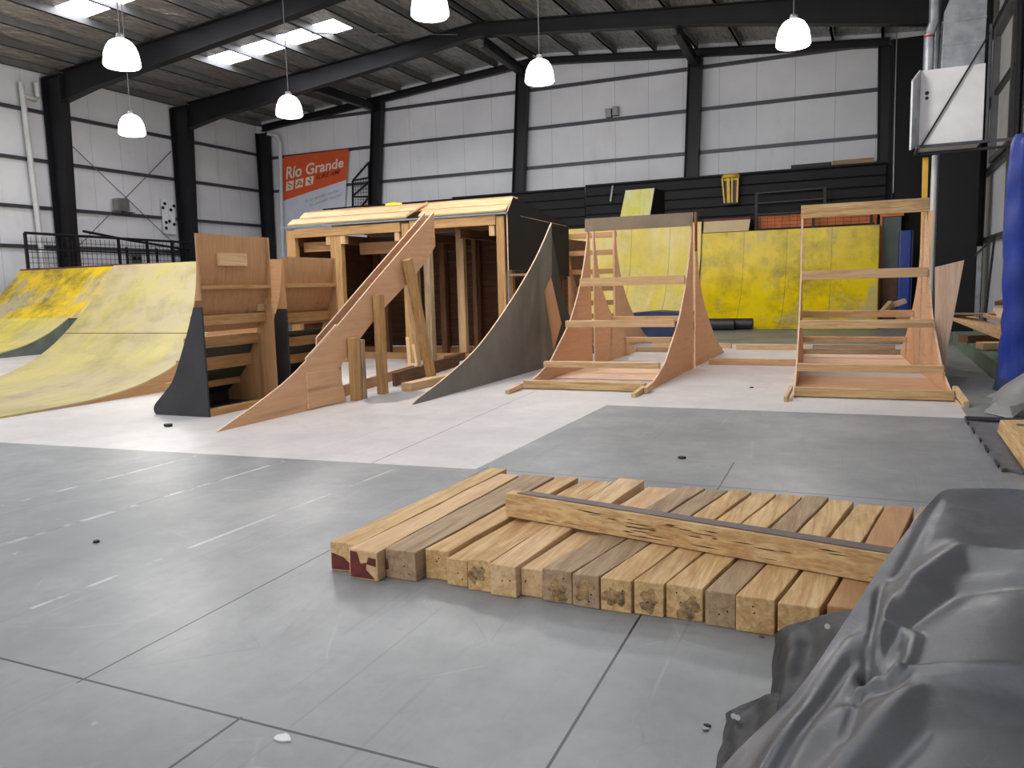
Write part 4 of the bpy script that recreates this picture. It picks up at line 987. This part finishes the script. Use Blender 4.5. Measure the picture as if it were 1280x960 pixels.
# offcut piles
def pile(items, cat, group):
    for (c, d, L, w, h, lab, tone, nm) in items:
        d = Vector(d).normalized(); c = Vector(c)
        single(nm, MB().bar(c - d * L / 2, c + d * L / 2, w, h), wood(tone, 'x' if abs(d.x) > .7 else 'y'), lab, cat, group, bevel=.004)
pile([((1.72, 13.4, .30), (1, .25, .0), .55, .28, .1, 'thick stump of pale timber at the bottom of the offcut pile on the kerb', 'pine', 'timber_offcut'),
      ((1.62, 13.9, .52), (.8, -.9, -.35), 1.0, .42, .05, 'broad plywood offcut lying slanted on the kerb pile', 'pine', 'plywood_offcut'),
      ((1.9, 13.7, .62), (.35, -.8, -.5), .75, .2, .05, 'narrow pale offcut leaning at the right of the kerb pile', 'edge', 'timber_offcut'),
      ((1.72, 13.55, .66), (.8, -.4, -.3), .45, .1, .05, 'short stick across the middle of the kerb pile', 'pine', 'timber_offcut'),
      ((1.55, 14.2, .72), (1, .05, -.02), .95, .16, .03, 'thin grey lath on top of the kerb pile', 'grey', 'timber_offcut'),
      ((1.95, 14.2, .92), (.5, .8, .1), .6, .22, .06, 'dark offcut at the back of the kerb pile', 'dim', 'timber_offcut'),
      ((1.7, 14.9, .3), (1, .4, .0), .7, .3, .12, 'dark timber under the back of the kerb pile', 'dim', 'timber_offcut')], 'timber', 'offcuts on the kerb')
pile([((.34, 22.75, .5), (.5, .5, .6), .5, .13, .1, 'far offcut tilted upwards, behind the right ramp frame', 'pine', 'firewood_piece'),
      ((.62, 23.1, .62), (.7, .3, .25), .42, .16, .12, 'far pale chunk of timber on top of the small heap left of the blue mat', 'edge', 'firewood_piece'),
      ((.62, 22.85, .08), (1, .2, .0), .8, .3, .16, 'far offcut lying flat at the bottom of the small heap left of the blue mat', 'pine', 'firewood_piece'),
      ((.8, 22.9, .23), (1, .1, .05), .4, .14, .12, 'far short offcut in the middle of the small heap left of the blue mat', 'oldply', 'firewood_piece'),
      ((.36, 23.4, .3), (.05, .1, 1), .6, .16, .12, 'far dark offcut on end at the left of the small heap before the cabinet', 'dim', 'firewood_piece')], 'timber', 'small far heap of offcuts')
t = Thing('strut_bundle', 'two thin steel struts leaning on the right wall above the offcuts', 'strut')
t.part('strut', MB().bar((2.05, 19.5, 0), (2.05, 19.5, 1.9), .09, .05, up=(0, 1, 0)), MT['galv']); t.part('strut', MB().bar((2.15, 19.2, 0), (2.3, 19.4, 2.1), .04, .04, up=(0, 1, 0)), MT['steel']); t.part('spacer', MB().bar((1.95, 19.45, 1.7), (2.28, 19.4, 2.05), .05, .04), MT['steel']); t.done()

# ================================================================== ROW OF SQUARED TIMBERS
fr = [(-2.37, -2.22), (-2.215, -2.06), (-2.055, -1.89), (-1.87, -1.745), (-1.735, -1.63), (-1.62, -1.505), (-1.5, -1.375), (-1.368, -1.265), (-1.258, -1.125), (-1.118, -1.0), (-.995, -.865),
      (-.855, -.735), (-.725, -.58), (-.565, -.45), (-.445, -.305), (-.295, -.145), (-.12, .01), (.03, .16)]
fa = [(-2.31, -2.19), (-2.175, -2.045), (-2.02, -1.81), (-1.79, -1.66), (-1.63, -1.53), (-1.515, -1.415), (-1.405, -1.25), (-1.2, -1.02), (-1.0, -.86), (-.85, -.73), (-.715, -.6), (-.58, -.46), (-.445, -.325),
      (-.31, -.185), (-.175, -.055), (-.04, .09), (.105, .235), (.26, .38)]
yfar = [4.75, 4.62, 4.64, 4.67, 4.68, 4.62, 4.73, 4.64, 4.65, 4.63, 4.66, 4.65, 4.64, 4.66, 4.62, 4.57, 4.59, 4.62]
yfr = [3.06, 3.0, 3.06, 3.12, 3.08, 3.06, 3.04, 3.08, 3.06, 3.05, 3.05, 3.06, 3.07, 3.05, 3.04, 3.03, 3.06, 3.1]
ordn = ['first', 'second', 'third', 'fourth', 'fifth', 'sixth', 'seventh', 'eighth', 'ninth', 'tenth', 'eleventh', 'twelfth', 'thirteenth', 'fourteenth', 'fifteenth', 'sixteenth', 'seventeenth', 'eighteenth']
look = {0: 'leftmost squared timber of the floor row, with red flaking paint on its end', 1: 'second timber from the left in the floor row, its end largely red and flaking',
        2: 'third timber from the left in the floor row, brownish with one red corner', 3: 'fourth timber from the left in the floor row, set slightly back from its neighbours'}
tones = ['beam', 'pine', 'grey', 'beam', 'beam', 'beam', 'pine', 'pine', 'grey', 'grey', 'beam', 'beam', 'beam', 'grey', 'beam', 'beam', 'oldply', 'grey']
def beam_mb(a, b, y0, y1, h0, h1, jit):
    m = MB(); n = 6; rng = random.Random(jit); V = []
    for i in range(n + 1):
        s_ = i / n; xl = a[0] + (b[0] - a[0]) * s_; xr = a[1] + (b[1] - a[1]) * s_; y = y0 + (y1 - y0) * s_; h = h0 + (h1 - h0) * s_
        d = [rng.uniform(-.003, .003) for _ in range(4)]
        V += [(xl + d[0], y, .001), (xr + d[1], y, .001), (xr + d[2], y, h + d[3]), (xl + d[0], y, h + d[1])]
    F_ = [(0, 1, 2, 3), tuple(n * 4 + k for k in (3, 2, 1, 0))]
    for i in range(n):
        for k in range(4): F_.append((i * 4 + k, (i + 1) * 4 + k, (i + 1) * 4 + (k + 1) % 4, i * 4 + (k + 1) % 4))
    return m.add(V, F_)
for i in range(18):
    h = .142 if i not in (4, 7) else .128
    lab = look.get(i, '%s timber from the left in the floor row, %s' % (ordn[i], {'beam': 'yellowish brown', 'pine': 'pale yellow', 'grey': 'weathered greyish', 'oldply': 'reddish brown'}[tones[i]]))
    t = Thing('squared_timber', lab, 'timber', 'squared timbers lying side by side')
    b_ = t.part('timber', beam_mb(fr[i], fa[i], yfr[i], yfar[i], h, h - .004, i), wood(tones[i], 'y'), bevel=.006)
    rng = random.Random(i + 50)
    xa, xb = fr[i]; y = yfr[i]
    if i in (0, 1, 2):
        polys = {0: [[(.05, .02), (.95, .06), (.98, .38), (.7, .34), (.55, .5), (.35, .55), (.2, .6), (.06, .62)]], 1: [[(.03, .03), (.9, .04), (.75, .2), (.6, .35), (.62, .6), (.4, .55), (.3, .95), (.05, .97)], [(.62, .55), (.95, .5), (.97, .78), (.7, .8)]],
                 2: [[(.0, .25), (.12, .3), (.1, .6), (.02, .7)]]}[i]
        for q in polys: t.part('paint_flake', MB().prism([(xa + (xb - xa) * u, y - .0015, .004 + v * h * .95) for u, v in q], (0, .003, 0)), MT['redpaint'], label='dark red flaking paint')
    if i in (5, 8, 9, 10, 11, 12):
        cu, cv = rng.uniform(.35, .65), rng.uniform(.3, .55); ph = [rng.uniform(0, 6) for _ in range(4)]
        q = []
        for a_ in range(22):
            th = a_ * 2 * PI / 22; r_ = .3 + .07 * math.sin(2 * th + ph[0]) + .06 * math.sin(5 * th + ph[1]) + .035 * math.sin(9 * th + ph[2])
            q.append((xa + (xb - xa) * min(.97, max(.03, cu + r_ * 1.1 * math.cos(th))), y - .0012, h * min(.96, max(.03, cv + r_ * math.sin(th)))))
        t.part('dark_stain', MB().prism(q, (0, .002, 0)), MT['mould'])
    for k in range(2):
        u, v = rng.uniform(.2, .8), rng.uniform(.2, .8)
        t.part('nail_hole', MB().tube([(xa + (xb - xa) * u, y - .002, h * v), (xa + (xb - xa) * u, y + .002, h * v)], .0035, 6), MT['stain'])
    t.done()
t = Thing('squared_timber', 'long squared timber lying across the floor row, dark upper side and stained face', 'timber')
A0 = Vector((-1.73, 3.72, .145)); B0 = Vector((.16, 3.32, .145)); d = (B0 - A0).normalized(); sd = Vector((-d.y, d.x, 0))
hh = .125; ww = .085
V = [A0, B0, B0 + sd * ww, A0 + sd * ww]
m = MB(); m.add([tuple(p) for p in V] + [tuple(p + Vector((0, 0, hh))) for p in V], [(0, 3, 2, 1), (4, 5, 6, 7), (0, 1, 5, 4), (1, 2, 6, 5), (2, 3, 7, 6), (3, 0, 4, 7)])
t.part('timber', m, wood('beam', 'x'), bevel=.005)
t.part('dark_upper_face', MB().prism([A0 + d * .06 + Vector((0, 0, hh + .001)) + sd * .022, B0 + Vector((0, 0, hh + .001)) + sd * .012, B0 + Vector((0, 0, hh + .001)) + sd * ww, A0 + d * .1 + Vector((0, 0, hh + .001)) + sd * ww], (0, 0, .004)), MT['purple'])
rng = random.Random(3)
for k in range(40):
    s_ = rng.choice([rng.uniform(.12, .45), rng.uniform(.3, .62), rng.uniform(.1, .97)]); zc = rng.uniform(.015, .112); L = rng.uniform(.03, .15); hg = rng.uniform(.0012, .0035)
    p = A0.lerp(B0, s_) + Vector((0, 0, zc)) - sd * .0012; q = [p + d * (L * (a - .5)) + Vector((0, 0, hg * b * rng.uniform(.5, 1.2))) for a, b in ((0, 0), (.25, -.8), (.6, -1), (1, -.1), (.75, .8), (.4, 1), (.15, .6))]
    t.part('dark_streak', MB().prism(q, sd * .002), MT['streak'])
t.done()

# ================================================================== FOREGROUND TARP
# top left edge of the draped tarp from far (0) to near (1)
edge = [(.30, 3.12, .60), (.22, 2.92, .63), (.07, 2.52, .54), (-.05, 2.14, .45), (-.145, 1.92, .36), (-.29, 1.78, .22), (-.42, 1.62, .02)]
E_ = crv(edge, 20); NE = len(E_)
rightp = crv([(1.5, 3.05, .60), (1.45, 2.9, .66), (1.35, 2.5, .66), (1.25, 2.1, .62), (1.1, 1.7, .58), (.9, 1.35, .5), (.7, 1.1, .42)], 20)
NU = 130
def cr(pts, z, amp, w):
    return ([Vector((onZ(px, py, z).x, onZ(px, py, z).y)) for px, py in pts], amp, w)
CREASES = [cr([(1100, 716), (1094, 750), (1086, 792)], .55, -.022, .012), cr([(1112, 716), (1104, 748), (1092, 775)], .55, .02, .018),
           cr([(1074, 813), (1110, 816), (1180, 832), (1300, 862)], .52, .02, .012), cr([(1074, 822), (1110, 828), (1180, 846), (1300, 876)], .52, -.012, .018),
           cr([(1094, 776), (1124, 768), (1143, 784), (1136, 802), (1118, 816)], .53, .016, .016), cr([(1084, 796), (1104, 812)], .52, -.024, .014),
           cr([(900, 965), (985, 905), (1030, 870), (1060, 848)], .35, .016, .022), cr([(930, 965), (1005, 908), (1062, 862)], .36, -.014, .016),
           cr([(1290, 712), (1200, 688), (1140, 706), (1104, 742)], .58, .03, .05), cr([(1280, 740), (1200, 726), (1130, 748)], .57, -.018, .04),
           cr([(1290, 905), (1150, 876), (1030, 918), (970, 965)], .45, .022, .035), cr([(1290, 935), (1160, 912), (1060, 955)], .44, -.016, .03),
           cr([(1060, 862), (1080, 826), (1086, 792)], .5, -.012, .016), cr([(1170, 640), (1120, 700), (1060, 785)], .58, -.01, .02)]
def tarp_pt(i, u):
    a = Vector(E_[i]); b = Vector(rightp[i]); v = i / (NE - 1)
    p = a.lerp(b, u)
    bulge = math.sin(min(u * 2.2, 1) * PI / 2)
    z = a.z + (b.z - a.z) * (bulge * .75 + u * .25)
    fade = min(1, u * 7)
    z += .012 * math.sin(11 * u + 8 * v) * fade + .006 * math.sin(25 * v + 7 * u) * fade
    for pl, amp, w in CREASES:
        dmin = 9.; 
        for a_, b_ in zip(pl, pl[1:]):
            ab = b_ - a_; q = Vector((p.x, p.y)) - a_; k_ = max(0, min(1, q.dot(ab) / ab.length_squared)); dmin = min(dmin, (q - ab * k_).length)
        if dmin < 3 * w: z += amp * math.exp(-(dmin / w) ** 2) * min(1, u * 14)
    p.z = max(z, .012); return p
P = [[tarp_pt(i, (k / NU) ** 1.25) for k in range(NU + 1)] for i in range(NE)]
t = Thing('tarpaulin_pile', 'large dark grey tarpaulin draped over a low pile in the right foreground', 'tarp')
m = MB(); m.grid(P, 0, True)
# far and left skirts down to the floor
far = P[0]; m.grid([far, [p + Vector((0, .06, -.03)) for p in far], [Vector((p.x, p.y + .10, .004)) for p in far]], 0, True)
L = [P[i][0] for i in range(NE)]
m.grid([L, [p + Vector((.0, .0, -.02)) for p in L], [Vector((p.x + .05 + .012 * math.sin(i * .9), p.y + .02, max(p.z * .5, .004))) for i, p in enumerate(L)], [Vector((p.x + .03 + .03 * math.sin(i * .9), p.y + .03, .003)) for i, p in enumerate(L)]], 0, True)
R_ = [P[i][-1] for i in range(NE)]; m.grid([R_, [Vector((p.x + .03, p.y, .004)) for p in R_]], 0, True)
N_ = P[-1]; m.grid([N_, [Vector((p.x, p.y - .05, .003)) for p in N_]], 0, True)
t.part('tarpaulin', m, MT['tarp'])
def flap(ctrl, n=14, k=2):
    """sheet through a small grid of control points, bent rather than flat"""
    rows = [crv([tuple(c) for c in r_], n) for r_ in ctrl]
    cols = [crv([rows[i][j] for i in range(len(rows))], n) for j in range(len(rows[0]))]
    G = [[Vector(cols[j][i]) for j in range(len(cols))] for i in range(len(cols[0]))]
    for i, r_ in enumerate(G):
        for k_, p in enumerate(r_):
            u, v = i / len(G), k_ / len(r_)
            p += Vector((-.5, -.75, .4)) * (.011 * math.sin(9 * v + 5 * u) * math.sin(PI * v) + .007 * abs(math.sin(11 * u - 8 * v)))
    return G
def zed(px, py, z): return onZ(px, py, z)
F1 = flap([[zed(1068, 762, .36), zed(1020, 772, .30), zed(985, 782, .25), zed(970, 793, .2)],
           [zed(1050, 800, .33), zed(1015, 815, .26), zed(990, 800, .24), zed(966, 835, .14)],
           [zed(1025, 850, .27), zed(995, 858, .22), zed(980, 845, .20), zed(964, 885, .08)],
           [zed(985, 905, .18), zed(972, 905, .16), zed(968, 900, .14), zed(962, 908, .10)]])
j = t.part('hanging_flap', MB().slab(F1, [[p + Vector((.006, .006, -.006)) for p in r_] for r_ in F1]), MT['tarpin'], label='dark folded flap with eyelets')
def eyelet(px, py, z, under):
    p = zed(px, py, z); n_ = (CAM - p).normalized()
    t.part('eyelet', MB().tube([p + n_ * .004, p + n_ * .010], .008, 12), MT['alu'], under=under)
eyelet(1034, 783, .335, j)
F2 = flap([[zed(985, 865, .17), zed(955, 870, .13), zed(930, 880, .09), zed(909, 892, .05)],
           [zed(975, 895, .17), zed(945, 905, .10), zed(925, 905, .07), zed(905, 920, .03)],
           [zed(950, 935, .13), zed(930, 940, .10), zed(915, 940, .05), zed(897, 950, .01)],
           [zed(915, 985, .08), zed(905, 985, .05), zed(898, 985, .03), zed(888, 990, .006)]])
j = t.part('hanging_flap', MB().slab(F2, [[p + Vector((.006, .006, -.006)) for p in r_] for r_ in F2]), MT['tarpin'], label='lower dark flap folded onto the floor')
eyelet(917, 895, .085, j); eyelet(922, 897, .09, j)
t.done()

# small debris on the floor
for (px, py, r, m_, lab) in ((852, 573, .03, 'stain', 'small dark chip on the grey floor behind the timber row'), (881, 913, .012, 'alu', 'tiny pale chip on the grey floor left of the tarpaulin'), (884, 908, .01, 'stain', 'tiny dark chip beside the pale one left of the tarpaulin'),
                           (120, 678, .02, 'stain', 'small dark scrap on the grey floor at left'), (352, 924, .03, 'pvc', 'pale flat fleck on the grey floor at bottom left'), (952, 797, .012, 'brown', 'small wood chip at the foot of the timber row'),
                           (211, 533, .05, 'stain', 'small dark scrap on the pale floor near the tall black-sided unit'), (940, 485, .025, 'stain', 'tiny dark chip on the pale floor between the ramp frames'), (628, 723, .012, 'pvc', 'tiny white chip on the grey floor before the timber row')):
    p = onZ(px, py); rng = random.Random(px)
    m = MB().prism([(p.x + r * rng.uniform(.6, 1.3) * math.cos(a * PI / 3.5), p.y + r * .7 * rng.uniform(.6, 1.3) * math.sin(a * PI / 3.5), .001) for a in range(7)], (0, 0, .004 if py == 924 else r * .5))
    single('floor_chip', m, MT[m_], lab, 'debris')

# ================================================================== LIGHT, WORLD, CAMERA
w = bpy.data.worlds.new('world'); SC.world = w; w.use_nodes = True
bg = w.node_tree.nodes['Background']; bg.inputs[0].default_value = lin((240, 242, 246)); bg.inputs[1].default_value = 2.0
cam = bpy.data.cameras.new('camera'); co = bpy.data.objects.new('camera', cam); COL.objects.link(co)
cam.sensor_width = 36; cam.lens = FPX / 1280 * 36; cam.clip_end = 200
M3 = Matrix((RIGHT, UP, -FWD)).transposed(); co.matrix_world = Matrix.Translation(CAM) @ M3.to_4x4()
SC.camera = co
SC.view_settings.view_transform = 'Standard'; SC.view_settings.look = 'None'; SC.view_settings.gamma = 1; SC.view_settings.exposure = -0.15
SC.view_settings.use_curve_mapping = False
SC.cycles.use_denoising = True; SC.cycles.max_bounces = 8; SC.cycles.sample_clamp_indirect = 8
